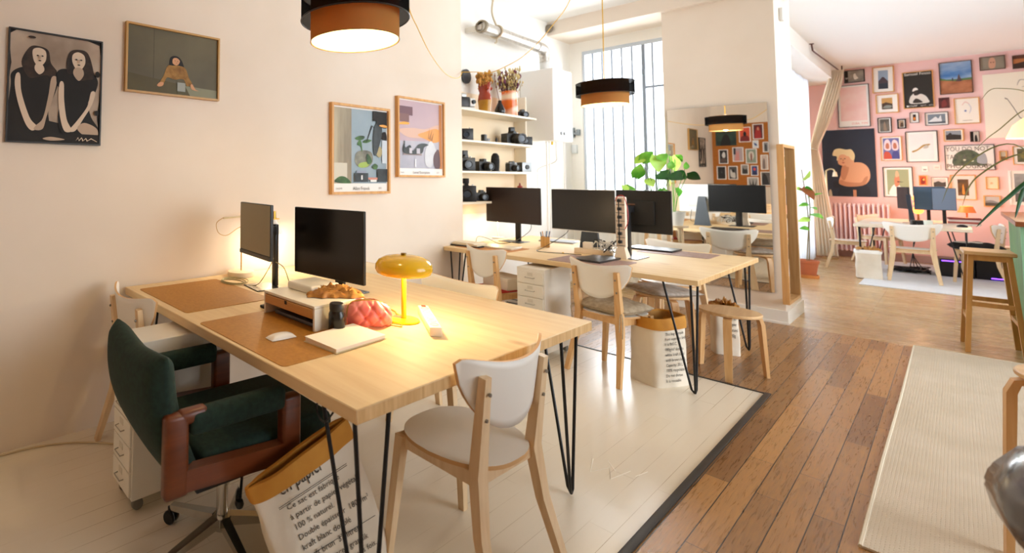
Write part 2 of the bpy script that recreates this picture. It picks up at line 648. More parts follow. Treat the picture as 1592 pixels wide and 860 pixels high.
# baseboards
b = MB(); b.box(.93, 1.86, 5.372, 5.387, 0, .13); b.box(1.845, 1.86, 5.387, 6.2, 0, .13); b.box(.93, 1.865, 5.366, 5.372, 0, .02)
struct(b.build('baseboard_pier', WHITE))
b = MB(); b.box(1.2, 6.2, 12.48, 12.5, 0, .12); struct(b.build('baseboard_far', mat('#c9a8a0', .6)))
b = MB(); b.box(-.3, -.285, 2.895, 5.95, 0, .1); b.box(-.285, .93, 5.935, 5.95, 0, .1); struct(b.build('baseboard_left', WHITE))
# dark edging strip round the painted boards
STRIP = mat('#2b2826', .45, .3)
b = MB(); b.box(PX - .005, PX + .026, -1.65, PY + .006, 0, .009, None, .003); struct(b.build('trim_floor_edge', STRIP))
b = MB(); b.box(-.3, PX - .005, PY - .012, PY + .006, 0, .005, None, .001); struct(b.build('trim_floor_joint', STRIP))

# windows
GLASS = glass_thin()
FRAME_W = mat('#c3ccd6', .5); BAR_W = mat('#7f8a98', .6)
w1 = thing('window_1', None, None, (0, 5.97, 0)); struct(w1)
b = MB()
b.box(-.15, .93, 0, .05, 3.10, 3.15); b.box(-.15, .93, 0, .05, .92, .98); b.box(-.15, -.12, 0, .05, .98, 3.10); b.box(.90, .93, 0, .05, .98, 3.10)
struct(b.build('window_frame', FRAME_W, w1))
b = MB(); b.box(-.12, .90, .02, .026, .98, 3.10); struct(b.build('window_glass', GLASS, w1))
b = MB()
for x in (-.02, .095, .21, .325, .44, .66, .78):
    b.box(x - .0075, x + .0075, -.005, .019, .98, 3.10)
b.box(.548, .582, -.01, .019, .98, 3.10); b.box(.582, .90, -.006, .019, 2.54, 2.565)
b.lathe([(0, -.04), (.02, -.03), (.02, .03), (0, .04)], 8, None, (.565, -.012, 2.75))
struct(b.build('window_bars', BAR_W, w1))
b = MB(); b.box(-.15, .93, -.12, 0, .90, .92, None, .004); struct(b.build('window_sill', WHITE, w1))
w2 = thing('window_2', None, None, (1.1, 0, 0)); struct(w2)
b = MB()
for y in (6.7, 8.05, 9.4, 10.75, 12.06): b.box(-.02, .03, y, y + .05, .12, 3.15)
b.box(-.02, .03, 6.7, 12.1, .12, .17); b.box(-.02, .03, 6.7, 12.1, 3.1, 3.15); b.box(-.02, .03, 6.7, 12.1, 1.1, 1.13)
struct(b.build('window_frame', FRAME_W, w2))
b = MB(); b.box(0, .005, 6.75, 12.06, .17, 3.1); struct(b.build('window_glass', GLASS, w2))
w3 = thing('window_fill_right', None, None, (6.3, 0, 0)); struct(w3)  # unseen glazed front, added so fill daylight can enter from the right
b = MB()
for y in (.8, 2.7, 4.6, 6.5, 8.35): b.box(-.03, .03, y, y + .05, .5, 3.3)
b.box(-.03, .03, .8, 8.4, .5, .55); b.box(-.03, .03, .8, 8.4, 3.25, 3.3)
struct(b.build('window_frame', FRAME_W, w3))
b = MB(); b.box(0, .005, .85, 8.35, .55, 3.25); struct(b.build('window_glass', GLASS, w3))

# ------------------------------------------------------------------ mirrors
MIRROR = bpy.data.materials.new('mirror_glass'); MIRROR.use_nodes = True
_b = MIRROR.node_tree.nodes['Principled BSDF']
_b.inputs['Base Color'].default_value = (.86, .84, .79, 1); _b.inputs['Metallic'].default_value = 1; _b.inputs['Roughness'].default_value = .012
b = MB(); b.box(-.4035, .4035, -.006, 0, 0, 1.873)
mo = b.build('wall_mirror', MIRROR, None, (1.3715, 5.372, .292), (.008, 0, .0165))
tag(mo, 'large frameless mirror on the pale pier wall reflecting the desks, pendant lamp and corkboard', 'mirror')
for zz in (.9, 1.4):
    b = MB(); b.box(-.012, .012, -.008, -.006, -.02, .02, None, .001); b.build('mirror_clip', mat('#c9c4b8', .4, .6), mo, (-.395, 0, zz))
OAK = wood('#c48f54', '#d9ab72', 'z', 4, .45, name='oak')
tm = thing('framed_mirror', 'tall narrow mirror in a deep oak box frame on the end of the pier wall', 'mirror', (1.847, 0, 0))
b = MB()
b.box(0, .047, 5.24, 5.268, .215, 1.735); b.box(0, .047, 5.772, 5.80, .215, 1.735)
b.box(0, .047, 5.268, 5.772, .215, .243); b.box(0, .047, 5.268, 5.772, 1.707, 1.735)
b.build('frame', OAK, tm)
b = MB(); b.box(.003, .012, 5.39, 5.772, .243, 1.707); b.build('mirror_glass', MIRROR, tm)

# ================================================================== FURNITURE
PINE = wood('#e0c192', '#ead0a2', 'x', 4, .62, '#a9713c', name='pine_board')
PINE_END = wood('#c79b63', '#e0bb85', 'z', 7, .5, '#8f5f30', name='pine_end')
BLACK = mat('#17181a', .4, .2)
BIRCH = wood('#cf9f66', '#e0b883', 'z', 5, .42, name='birch')
BIRCH_P = wood('#d9b98e', '#e8cda6', 'z', 5, .45, name='pale_birch')
CH_WHITE = mat('#efece4', .42)
CH_EDGE = mat('#d2a672', .5)

def hairpin(cx, cy, sx, sy, h):
    """three rods under a corner; sx, sy point towards the middle of the table"""
    b = MB()
    foot = Vector((cx + sx * .06, cy + sy * .10, .008))
    tops = [Vector((cx + sx * .05, cy + sy * .04, h)), Vector((cx + sx * .20, cy + sy * .05, h)), Vector((cx + sx * .05, cy + sy * .19, h))]
    for i, t in enumerate(tops):
        f = foot + Vector((sx * (.012 if i == 1 else -.004), sy * (.014 if i == 2 else -.004), 0))
        d = (t - f)
        b.tube([t, f + d * .03, foot + Vector((0, 0, .0))], .0068, None, 8)
    b.box(min(tops[0].x, tops[1].x) - .02, max(tops[0].x, tops[1].x) + .02, min(tops[0].y, tops[2].y) - .02, max(tops[0].y, tops[2].y) + .02, h - .003, h)
    return b

def table(name, label, x0, x1, y0, y1, h, th, top=None, split=None, endm=None):
    t = thing(name, label, 'table', (x0, y0, 0))
    W_, D_ = x1 - x0, y1 - y0
    b = MB()
    parts = [(0, D_)] if not split else [(0, split - .0008), (split + .0008, D_)]
    for a, c in parts: b.box(0, W_, a, c, h - th, h, None, .003, seg=1)
    b.mats = [top or PINE, endm or PINE_END]
    for f in b.bm.faces:
        f.smooth = False
        f.normal_update()
        f.material_index = 1 if abs(f.normal.x) > .9 else 0
    b.build('tabletop', None, t)
    for (cx, cy, sx, sy) in ((0, 0, 1, 1), (W_, 0, -1, 1), (W_, D_, -1, -1), (0, D_, 1, -1)):
        hairpin(cx, cy, sx, sy, h - th).build('leg', BLACK, t)
    return t

table('desk', 'large pine desk on black hairpin legs with the yellow lamp, nearest the camera', .02, 1.876, -.437, 1.040, .75, .042)
table('desk', 'pine desk on black hairpin legs under the wall shelves and in front of the mirror', .003, 1.877, 2.578, 4.183, .75, .036)
table('desk', 'white-topped desk on hairpin legs by the pink picture wall', 1.93, 2.96, 9.75, 11.9, .75, .04, mat('#e9dcc6', .45), None, mat('#e0c69b', .5)).location.z = .01

# --- white curved-back chair
def make_chair(label, legm, loc, rz):
    t = thing('dining_chair', label, 'chair', loc, rz)
    b = MB()
    def out(u, v):
        x = .262 * math.copysign(abs(u) ** .96, u)
        zc_ = .752 + .042 * u * u
        top = zc_ + .032 * (1 - abs(u) ** 7) ** .5
        bot = zc_ - .200 * max(0, (1 - abs(u) ** 2.3)) ** .62
        z = bot + (top - bot) * v
        lean = (z - .6) * -.22
        y = -.198 + .078 * u * u + lean * .6 + .01
        return x, y, z
    NU, NV, TH = 28, 8, .011
    tb = bmesh.new()
    F, Bk = [], []
    for i in range(NU + 1):
        u = -1 + 2 * i / NU
        F.append([tb.verts.new(out(u, j / NV)) for j in range(NV + 1)])
        Bk.append([tb.verts.new((out(u, j / NV)[0] * 1.0, out(u, j / NV)[1] - TH, out(u, j / NV)[2])) for j in range(NV + 1)])
    edge = []
    for i in range(NU):
        for j in range(NV):
            tb.faces.new((F[i][j], F[i + 1][j], F[i + 1][j + 1], F[i][j + 1])).smooth = True
            tb.faces.new((Bk[i][j], Bk[i][j + 1], Bk[i + 1][j + 1], Bk[i + 1][j])).smooth = True
        for j in (0, NV):
            f = tb.faces.new((F[i][j], Bk[i][j], Bk[i + 1][j], F[i + 1][j])); f.material_index = 1
    for i in (0, NU):
        for j in range(NV):
            f = tb.faces.new((F[i][j], F[i][j + 1], Bk[i][j + 1], Bk[i][j])); f.material_index = 1
    me = bpy.data.meshes.new('backrest')
    bmesh.ops.recalc_face_normals(tb, faces=tb.faces[:])
    tb.to_mesh(me); tb.free(); me.materials.append(CH_WHITE); me.materials.append(CH_EDGE)
    o = bpy.data.objects.new('backrest', me); COL.objects.link(o); o.parent = t
    # seat
    b = MB()
    poly = []
    for k in range(40):
        a = 2 * PI * k / 40
        c, s = math.cos(a), math.sin(a)
        x = .212 * math.copysign(abs(c) ** .78, c)
        y = .20 * math.copysign(abs(s) ** .78, s)
        if y < 0: x *= 1 - .12 * (-y / .2)
        poly.append((x, y - .0))
    b.slab(poly, .432, .446)
    b.mats = [CH_WHITE, CH_EDGE]
    b.bm.normal_update()
    for f in b.bm.faces: f.material_index = 1 if abs(f.normal.z) < .5 else 0
    b.build('seat', None, t)
    for s in (-1, 1):
        b = MB(); b.sweep([(s * .218, -.250, 0), (s * .187, -.182, .25), (s * .168, -.160, .43), (s * .173, -.176, .58), (s * .178, -.196, .752)], [.0125, .015, .018, .016, .013], [.016, .022, .027, .021, .016], None, ref=Vector((1, 0, 0)))
        b.build('leg', legm, t)
        b = MB(); b.sweep([(s * .228, .175, 0), (s * .175, .15, .43)], [.013, .017], [.014, .020], None, ref=Vector((1, 0, 0)))
        b.build('leg', legm, t)
        b = MB(); b.box(s * .165 - .011, s * .165 + .011, -.17, .165, .385, .431); b.build('side_rail', legm, t)
    b = MB(); b.box(-.16, .16, .145, .165, .39, .431); b.build('front_rail', legm, t)
    b = MB(); b.box(-.16, .16, -.165, -.145, .39, .431); b.build('rear_rail', legm, t)
    for s in (-1, 1):
        for z, y in ((.70, -.225), (.615, -.212)):
            b = MB(); b.lathe([(0, 0), (.006, 0), (.006, .006), (0, .007)], 10, None, T=Matrix.Translation((s * .176, y + .025, z)) @ Matrix.Rotation(PI / 2, 4, 'X') @ Matrix.Translation((0, 0, .008)))
            b.build('screw', mat('#8c8a86', .3, 1), t)
    return t

c1 = make_chair('white curved-back chair in the foreground beside the end of the near desk', BIRCH_P, (1.762, .240, 0), 1.55)
copy_tree(c1, (.36, -.36, 0), .02, 'white chair against the left wall, half hidden behind the green armchair')
copy_tree(c1, (1.14, .955, 0), PI - .05, 'white chair pushed under the far side of the near desk, behind the yellow lamp')
copy_tree(c1, (.36, .975, 0), PI, 'white chair on the far side of the near desk, hidden behind the square black monitor')
BIRCH2 = BIRCH
c2 = make_chair('white-backed chair with a linen cushion at the shelf-side desk, next to the text bag', BIRCH2, (1.37, 2.66, 0), -.23)
c2.scale = (.86, 1, 1)
c2b = copy_tree(c2, (.50, 2.66, 0), -.25, 'white-backed chair with a white box on its seat, near the wall shelves')
copy_tree(c1, (1.26, 4.26, 0), PI - .12, 'white chair on the mirror side of the shelf-side desk, seen again in the mirror')
# far desk chairs
copy_tree(c1, (1.80, 10.62, .0), -PI / 2 + .1, 'white chair at the left end of the far desk, by the pink radiator', None)
copy_tree(c1, (2.05, 11.85, .01), -PI / 2 - .4, 'white chair behind the far desk, against the pink radiator')
copy_tree(c1, (2.46, 9.82, .01), .05, 'white chair facing the far desk with its back to the camera')
copy_tree(c1, (3.0, 10.35, .01), PI / 2 - .15, 'white chair at the right end of the far desk with dark clothes on its seat')
copy_tree(c1, (3.32, 11.30, .01), PI / 2 + .5, 'white chair by the pink wall, partly behind the green counter')

# --- bentwood stools
def make_stool(label, loc, rz, nleg=3, h=.45, r=.175, m=None, name='round_stool'):
    m = m or BIRCH
    t = thing(name, label, 'stool', loc, rz)
    b = MB(); b.lathe([(0, h - .022), (r - .006, h - .022), (r, h - .016), (r, h - .004), (r - .004, h), (0, h)], 40, None, smooth=False)
    b.build('seat', wood('#c9a06f', '#dcb98a', 'x', 4, .4, name='seat_birch'), t)
    for k in range(nleg):
        a = 2 * PI * k / nleg
        d = Vector((math.cos(a), math.sin(a), 0))
        P = [d * (r * .45) + Vector((0, 0, h - .032)), d * (r * .80) + Vector((0, 0, h - .033)), d * (r * .99) + Vector((0, 0, h - .045)), d * (r * 1.06) + Vector((0, 0, h - .085)), d * (r * 1.18) + Vector((0, 0, 0))]
        P = [P[0], P[1], P[2], P[3], lerp(P[3], P[4], .5), P[4]]
        b = MB(); b.sweep(P, [.022, .022, .023, .023, .022, .019], [.010, .010, .011, .012, .011, .009], None, ref=Vector((0, 0, 1)))
        b.build('leg', m, t)
    return t
s1 = make_stool('round birch stool with bent legs under the corner of the shelf-side desk', (1.862, 3.33, 0), R(-82), 3)
# stool under its own cushion, at the shelf-side desk
s2 = make_stool('bentwood stool under a linen cushion, between the linen-cushioned chair and the text bag', (1.38, 3.62, 0), R(-50), 4, .45, .19)

def cushion(name, label, x, y, z, w, d, h, rz, m, ties=True):
    b = MB()
    def fn(u, v):
        return None
    n = 20
    tb = bmesh.new()
    T_, B_ = [], []
    for i in range(n + 1):
        rt_, rb_ = [], []
        for j in range(n + 1):
            uu, vv = -1 + 2 * i / n, -1 + 2 * j / n
            e = (max(0, 1 - abs(uu) ** 3.2) * max(0, 1 - abs(vv) ** 3.2)) ** .5
            wob = .12 * math.sin(uu * 7 + vv * 3) * e + .08 * math.sin(vv * 9 - uu * 4) * e
            px_, py_ = uu * w / 2 * (1 - .05 * vv * vv), vv * d / 2 * (1 - .05 * uu * uu)
            rt_.append(tb.verts.new((px_, py_, h * .42 + h * .5 * e * (1 + wob))))
            rb_.append(tb.verts.new((px_, py_, h * .42 - h * .42 * min(1, e * 1.3))))
        T_.append(rt_); B_.append(rb_)
    for i in range(n):
        for j in range(n):
            tb.faces.new((T_[i][j], T_[i + 1][j], T_[i + 1][j + 1], T_[i][j + 1]))
            tb.faces.new((B_[i][j], B_[i][j + 1], B_[i + 1][j + 1], B_[i + 1][j]))
    bmesh.ops.remove_doubles(tb, verts=tb.verts[:], dist=.0004)
    b.merge(tb, None, None, True)
    o = b.build(name, m, None, (x, y, z), (0, 0, rz))
    tag(o, label, 'cushion')
    if ties:
        c = MB()
        for s in (-1, 1):
            c.tube(spline([(s * w * .43, -d * .47, h * .4), (s * w * .50, -d * .55, .01), (s * w * .49, -d * .53, -.06), (s * w * .50, -d * .56, -.13)], 5), .003, None, 6)
            c.tube(spline([(s * w * .43, -d * .47, h * .4), (s * w * .47, -d * .58, .0), (s * w * .45, -d * .57, -.09)], 5), .003, None, 6)
        c.build('tie', m, o)
    return o
LINEN = blotch('#a39178', '#b9a88e', 40, .95, name='linen')
LINEN2 = blotch('#a89f93', '#c4bbb0', 30, .95, name='grey_linen')
cushion('seat_cushion', 'flat beige linen cushion tied to the chair beside the text bag', 1.37, 2.665, .446, .37, .36, .085, -.23, LINEN)
cushion('seat_cushion', 'rumpled grey linen cushion on the stool below the desk', 1.38, 3.60, .45, .42, .40, .06, R(-30), LINEN2, False)

# --- drawer units
DR_W = mat('#e9e4d8', .45)
def drawer_unit(label, x, y, w=.215, d=.43, h=.69, rz=0, n=6):
    t = thing('drawer_unit', label, 'drawer unit', (x, y, 0), rz)
    b = MB()
    b.box(0, w, .004, d, .055, h, None, .003, seg=1)
    b.build('body', DR_W, t)
    zz = .065; hh = (h - .02 - .065) / n
    for k in range(n):
        z0 = zz + k * hh
        b = MB(); b.box(.008, w - .008, -.006, .004, z0 + .003, z0 + hh - .003, None, .002, seg=1)
        dr = b.build('drawer', DR_W, t)
        b = MB(); c = w / 2
        b.tube([(c - .035, -.006, z0 + hh * .5), (c - .033, -.022, z0 + hh * .48), (c + .033, -.022, z0 + hh * .48), (c + .035, -.006, z0 + hh * .5)], .0025, None, 6)
        b.build('handle', mat('#b0aca2', .35, .8), dr)
        b = MB(); b.box(c - .02, c + .02, -.0075, -.006, z0 + hh * .62, z0 + hh * .86); b.build('label_holder', mat('#d7d1c2', .5), dr)
    for (a, c) in ((.03, .04), (w - .03, .04), (.03, d - .04), (w - .03, d - .04)):
        b = MB()
        b.lathe([(0, -.012), (.022, -.012), (.025, 0), (.022, .012), (0, .012)], 14, None, T=Matrix.Translation((a, c, .0255)) @ Matrix.Rotation(PI / 2, 4, 'Y'))
        b.box(a - .008, a + .008, c - .008, c + .008, .03, .055)
        b.build('caster', mat('#77746c', .5), t)
    return t
d1 = drawer_unit('tall white metal drawer unit behind the green armchair, by the left wall', .615, -.68)
copy_tree(d1, (.765, 2.46, 0), 0, 'white metal drawer unit under the shelf-side desk, between two chairs')
copy_tree(d1, (.93, 1.40, 0), -.05, None)
COLX = [o for o in COL.objects if o.name.startswith('drawer_unit') and o.location.y > 1.3 and o.location.y < 1.5]
# (this third position is not shown by the photograph: remove it again)
def rm_tree(o):
    for c in [k for k in COL.objects if k.parent == o]: rm_tree(c)
    bpy.data.objects.remove(o)
for o in COLX: rm_tree(o)

# --- green armchair
GREEN = blotch('#10251d', '#183228', 60, .9, name='green_wool')
MAHOG = wood('#52260f', '#743a1a', 'y', 4, .35, name='mahogany')
CHROME = mat('#c8c6c0', .16, 1)
ac = thing('office_armchair', 'dark green upholstered armchair with reddish wood arms and a chrome swivel base', 'armchair', (1.165, -.445, 0), R(-2))
# backrest: curved panel, leaning back, hollow towards the sitter
tb = bmesh.new()
def bk(u, v, side):
    x = (-.255 + .51 * u)
    e = 1 - abs(2 * u - 1) ** 4 * .10
    z = .385 + (.445 - .02 * (1 - abs(2 * u - 1)) ) * v
    dip = -.006 * (1 - (2 * u - 1) ** 2) * v ** 3
    cy = -.215 - .12 * v ** 1.2 - .045 * math.sin(v * PI)
    cy -= .012 * (1 - (2 * u - 1) ** 2)
    th = .045 + .012 * math.sin(v * PI)
    edge = (1 - abs(2 * u - 1) ** 10) ** .5 * (1 - max(0, (v - .9) / .1) ** 3 * .75) * (1 - max(0, (.06 - v) / .06) ** 2 * .6)
    return (x * (1 + .03 * v), cy + side * th * max(edge, .12), z + dip)
n = 20
F_ = [[tb.verts.new(bk(i / n, j / n, 1)) for j in range(n + 1)] for i in range(n + 1)]
B_ = [[tb.verts.new(bk(i / n, j / n, -1)) for j in range(n + 1)] for i in range(n + 1)]
for i in range(n):
    for j in range(n):
        tb.faces.new((F_[i][j], F_[i + 1][j], F_[i + 1][j + 1], F_[i][j + 1]))
        tb.faces.new((B_[i][j], B_[i][j + 1], B_[i + 1][j + 1], B_[i + 1][j]))
for j in range(n):
    tb.faces.new((F_[0][j], F_[0][j + 1], B_[0][j + 1], B_[0][j]))
    tb.faces.new((F_[n][j], B_[n][j], B_[n][j + 1], F_[n][j + 1]))
    tb.faces.new((F_[j][n], F_[j + 1][n], B_[j + 1][n], B_[j][n]))
    tb.faces.new((F_[j][0], B_[j][0], B_[j + 1][0], F_[j + 1][0]))
b = MB(); b.merge(tb, None, None, True); o = b.build('backrest', GREEN, ac, sub=1)
b = MB(); b.box(-.232, .232, -.20, .36, .365, .485, None, .03, seg=4); b.build('seat_cushion', GREEN, ac)
b = MB(); b.box(-.20, .20, -.2, .24, .345, .37); b.build('seat_plate', mat('#1d1b18', .6), ac)
for s in (-1, 1):
    xo, xi = s * .285, s * .240
    x0, x1 = min(xo, xi), max(xo, xi)
    b = MB(); b.box(x0, x1, -.345 if s > 0 else -.27, -.265 if s > 0 else -.20, .405, .655, None, .014, seg=3); b.build('arm_post', MAHOG, ac)
    b = MB(); b.box(x0, x1, .085, .165, .345, .615, None, .012, seg=3); b.build('arm_post', MAHOG, ac)
    b = MB(); b.sweep([(s * .2625, -.275, .45), (s * .2625, .10, .425)], .033, .0215, None, ref=Vector((1, 0, 0))); b.build('side_rail', MAHOG, ac)
    b = MB(); b.box(x0, x1, -.30 if s > 0 else -.25, -.20, .615, .660, None, .016, seg=3); b.build('arm_cap', MAHOG, ac)
    b = MB()
    b.box(s * .262 - .028, s * .262 + .028, -.262, .10, .575, .655, None, .022, seg=3)
    b.build('arm_pad', GREEN, ac)
b = MB(); b.lathe([(.0, .33), (.03, .33), (.03, .22), (.022, .22), (.022, .10), (.034, .10), (.034, .055), (0, .055)], 24); b.build('pedestal', CHROME, ac)
b = MB(); b.lathe([(.0, .345), (.06, .345), (.05, .325), (.0, .325)], 20); b.build('swivel_mount', mat('#222222', .5), ac)
b = MB(); b.tube([(.02, 0, .30), (.10, .03, .29), (.17, -.02, .245)], .006, None, 8); lv = b.build('lever', BLACK, ac)
b = MB(); b.lathe([(0, -.016), (.012, -.012), (.016, 0), (.012, .012), (0, .016)], 14, None, (.175, -.024, .24)); b.build('knob', BLACK, lv)
b = MB(); b.tube([(.033 * math.cos(k * PI / 6), .033 * math.sin(k * PI / 6), .262) for k in range(12)], .004, None, 6, closed=True); b.build('collar_ring', BLACK, ac)
for k in range(5):
    a = 2 * PI * k / 5 + R(210)
    d = Vector((math.cos(a), math.sin(a), 0))
    b = MB(); b.sweep([d * .03 + Vector((0, 0, .085)), d * .235 + Vector((0, 0, .064))], [.018, .013], [.018, .010], None, ref=Vector((0, 0, 1))); fo = b.build('base_foot', CHROME, ac)
    b = MB()
    c = d * .238
    side = Vector((-d.y, d.x, 0))
    for q in (-1, 1):
        T = Matrix.Translation(c + side * (.014 * q) + Vector((0, 0, .026))) @ Matrix.Rotation(a, 4, 'Z') @ Matrix.Rotation(PI / 2, 4, 'X')
        b.lathe([(0, -.009), (.022, -.009), (.026, -.004), (.026, .004), (.022, .009), (0, .009)], 16, None, T=T)
    b.box(c.x - .012, c.x + .012, c.y - .012, c.y + .012, .03, .062, None, .004)
    b.build('caster', mat('#141414', .35), fo)

# --- green counter with wooden top, at the right edge
gc = thing('counter', 'green painted bar counter with a wooden worktop at the right edge', 'counter', (3.155, 5.42, 0))
b = MB(); b.box(0, .75, 0, 2.1, 0, 1.045, None, .004, seg=1); b.build('body', blotch('#3f6a2c', '#4a7832', 3, .55, name='green_panel'), gc)
b = MB(); b.box(-.018, 0, -.002, .02, 0, 1.045); b.build('corner_strip', mat('#8fc6a4', .45), gc)
b = MB(); b.box(-.04, .80, -.04, 2.15, 1.045, 1.085, None, .004, seg=1); b.build('worktop', wood('#7c4426', '#96582f', 'y', 4, .4, name='worktop_wood'), gc)

# --- tall bar stool with rectangular seat
bs = thing('bar_stool', 'tall square-legged wooden bar stool in front of the green counter', 'stool', (2.99, 5.76, 0), R(3))
BSW = wood('#b98444', '#cc9a56', 'z', 4, .4, name='bar_stool_wood')
b = MB(); b.box(-.125, .125, -.19, .19, .79, .82, None, .005, seg=1); b.build('seat', wood('#cda472', '#dfbd8f', 'x', 4, .4, name='bar_seat_wood'), bs)
for sx in (-1, 1):
    for sy in (-1, 1):
        b = MB(); b.sweep([(sx * .135, sy * .21, 0), (sx * .09, sy * .15, .79)], .014, .018, None, ref=Vector((0, 1, 0))); b.build('leg', BSW, bs)
for sy in (-1, 1):
    b = MB(); b.box(-.11, .11, sy * .178 - .01, sy * .178 + .01, .375, .41); b.build('stretcher', BSW, bs)
    b = MB(); b.box(-.088, .088, sy * .158 - .01, sy * .158 + .01, .745, .79); b.build('apron', BSW, bs)
for sx in (-1, 1):
    b = MB(); b.box(sx * .118 - .01, sx * .118 + .01, -.18, .18, .25, .285); b.build('stretcher', BSW, bs)

# --- radiator on the pink wall
rd = thing('radiator', 'pink painted column radiator under the pictures on the pink wall', 'radiator', (1.46, 12.36, 0))
PINK2 = mat('#f2cfcc', .45)
for k in range(13):
    x = k * .056
    b = MB()
    for dy in (-.045, .045):
        b.sweep([(x, dy, .13), (x, dy, .96)], .017, .015, None, n=8)
    b.sweep([(x, -.05, .965), (x, .05, .965)], .020, .020, None, n=8)
    b.sweep([(x, -.05, .135), (x, .05, .135)], .020, .020, None, n=8)
    b.build('column', PINK2, rd)
b = MB(); b.cyl((-.02, 0, .93), (.70, 0, .93), .014); b.build('header_pipe', PINK2, rd)
b = MB(); b.cyl((-.02, 0, .16), (.70, 0, .16), .014); b.build('header_pipe', PINK2, rd)
for x in (.03, .64):
    b = MB(); b.box(x - .015, x + .015, -.04, .04, 0, .12, None, .004); b.build('foot', PINK2, rd)

# --- rugs
NATURAL = woven('#cdbda6', '#dbccb8', 45, 90, name='natural_rug')
b = MB(); b.box(2.60, 5.2, 1.50, 5.385, 0, .010, None, .003, seg=1)
rg = tag(b.build('flatweave_rug', NATURAL), 'large beige flatweave rug on the wooden floor at the right', 'rug')
b = MB(); b.tube([(2.602, 1.50, .007), (2.600, 2.5, .007), (2.604, 3.7, .007), (2.600, 5.385, .007), (5.2, 5.385, .007)], .007, None, 6)
b.build('bound_edge', mat('#ddd2bc', .9), rg)
b = MB(); b.box(2.03, 4.3, 8.85, 12.2, 0, .010, None, .003, seg=1)
tag(b.build('white_rug', woven('#dcdde0', '#eceded', 50, 80, name='white_rug')), 'pale white rug under the desk by the pink wall', 'rug')

# ================================================================== PICTURES
FR_OAK = wood('#c98f4a', '#deab66', 'z', 6, .4, name='frame_oak')
FR_GOLD = mat('#b88b45', .4)
FR_BLACK = mat('#1b1714', .45)
FR_BROWN = mat('#5c4231', .5)
MATTE = mat('#f1efea', .7)

def ell(cx, cy, rx, ry, n=28, a0=0):
    return [(cx + rx * math.cos(2 * PI * k / n), cy + ry * math.sin(2 * PI * k / n)) for k in range(n)]
def smooth_poly(P, n=5):
    return [(p.x, p.y) for p in spline([(a, b, 0) for a, b in P], n, True)]

def art(name, parent, x0, x1, z0, z1, y, shapes, ground, step=.0005):
    """flat print: ground colour plus layered shapes (u right, v up, 0..1)"""
    b = MB()
    b.face([(x0, y, z0), (x1, y, z0), (x1, y, z1), (x0, y, z1)], ground)
    k = 0
    for s in shapes:
        k += 1
        yy = y - step * k
        if s[0] == 'r': P = [(s[1], s[2]), (s[3], s[2]), (s[3], s[4]), (s[1], s[4])]
        elif s[0] == 'e': P = ell(s[1], s[2], s[3], s[4])
        elif s[0] == 'p': P = s[1]
        elif s[0] == 's': P = smooth_poly(s[1])
        P = [(min(max(a, 0), 1), min(max(c, 0), 1)) for a, c in P]
        Q = []
        for p in P:
            if not Q or (abs(p[0] - Q[-1][0]) + abs(p[1] - Q[-1][1])) > 1e-5: Q.append(p)
        if abs(Q[0][0] - Q[-1][0]) + abs(Q[0][1] - Q[-1][1]) < 1e-5: Q.pop()
        if len(Q) > 2:
            # ear-clip so that hollow outlines fill correctly
            from mathutils.geometry import tessellate_polygon
            tris = tessellate_polygon([[Vector((p[0], p[1], 0)) for p in Q]])
            vs = [b.bm.verts.new((lerp(x0, x1, p[0]), yy, lerp(z0, z1, p[1]))) for p in Q]
            mi = b.mi(s[-1])
            for t in tris:
                try:
                    f = b.bm.faces.new([vs[i] for i in t]); f.material_index = mi
                except ValueError: pass
    bmesh.ops.recalc_face_normals(b.bm, faces=b.bm.faces[:])
    for f in b.bm.faces:
        f.normal_update()
        if f.normal.y > 0: f.normal_flip()
    return b.build(name, None, parent, recalc=False)

WALLS = {'L': (lambda u, z: (.0015, u, z), PI / 2), 'P': (lambda u, z: (u, 12.4985, z), 0.0), 'R': (lambda u, z: (u, -1.6485 + .012, z), PI)}
def picture(name, label, wall, u0, u1, ztop, zbot, frame=None, fw=.015, fd=.02, mt=0, shapes=(), ground=None, mat_c=None, group=None, cat='picture', tilt=0, text=None, mt_b=None):
    w, h = abs(u1 - u0), ztop - zbot
    fn, rz = WALLS[wall]
    t = thing(name, label, cat, fn((u0 + u1) / 2, zbot), rz, group)
    t.rotation_euler = (0, tilt, rz)
    x0, x1 = -w / 2, w / 2
    if frame:
        b = MB()
        b.box(x0, x1, -fd, 0, 0, fw); b.box(x0, x1, -fd, 0, h - fw, h)
        b.box(x0, x0 + fw, -fd, 0, fw, h - fw); b.box(x1 - fw, x1, -fd, 0, fw, h - fw)
        b.build('frame', frame, t)
        b = MB(); b.box(x0 + fw, x1 - fw, -fd * .45, 0, fw, h - fw); b.build('backing', mat_c or MATTE, t)
        yb = -fd * .45 - .0008
    else:
        fw = 0
        b = MB(); b.box(x0, x1, -fd, 0, 0, h); b.build('backing', mat_c or MATTE, t)
        yb = -fd - .0008
    mb_ = mt if mt_b is None else mt_b
    art('print', t, x0 + fw + mt, x1 - fw - mt, fw + mb_, h - fw - mt, yb, shapes, ground)
    for (body, size, col, tx, tz, al, wd) in (text or []):
        tm_ = text_mb(body, size, mat(col, .7), al, wd)
        tm_.build('lettering', None, t, (x0 + tx * w, yb - .005, tz * h), recalc=False)
    return t

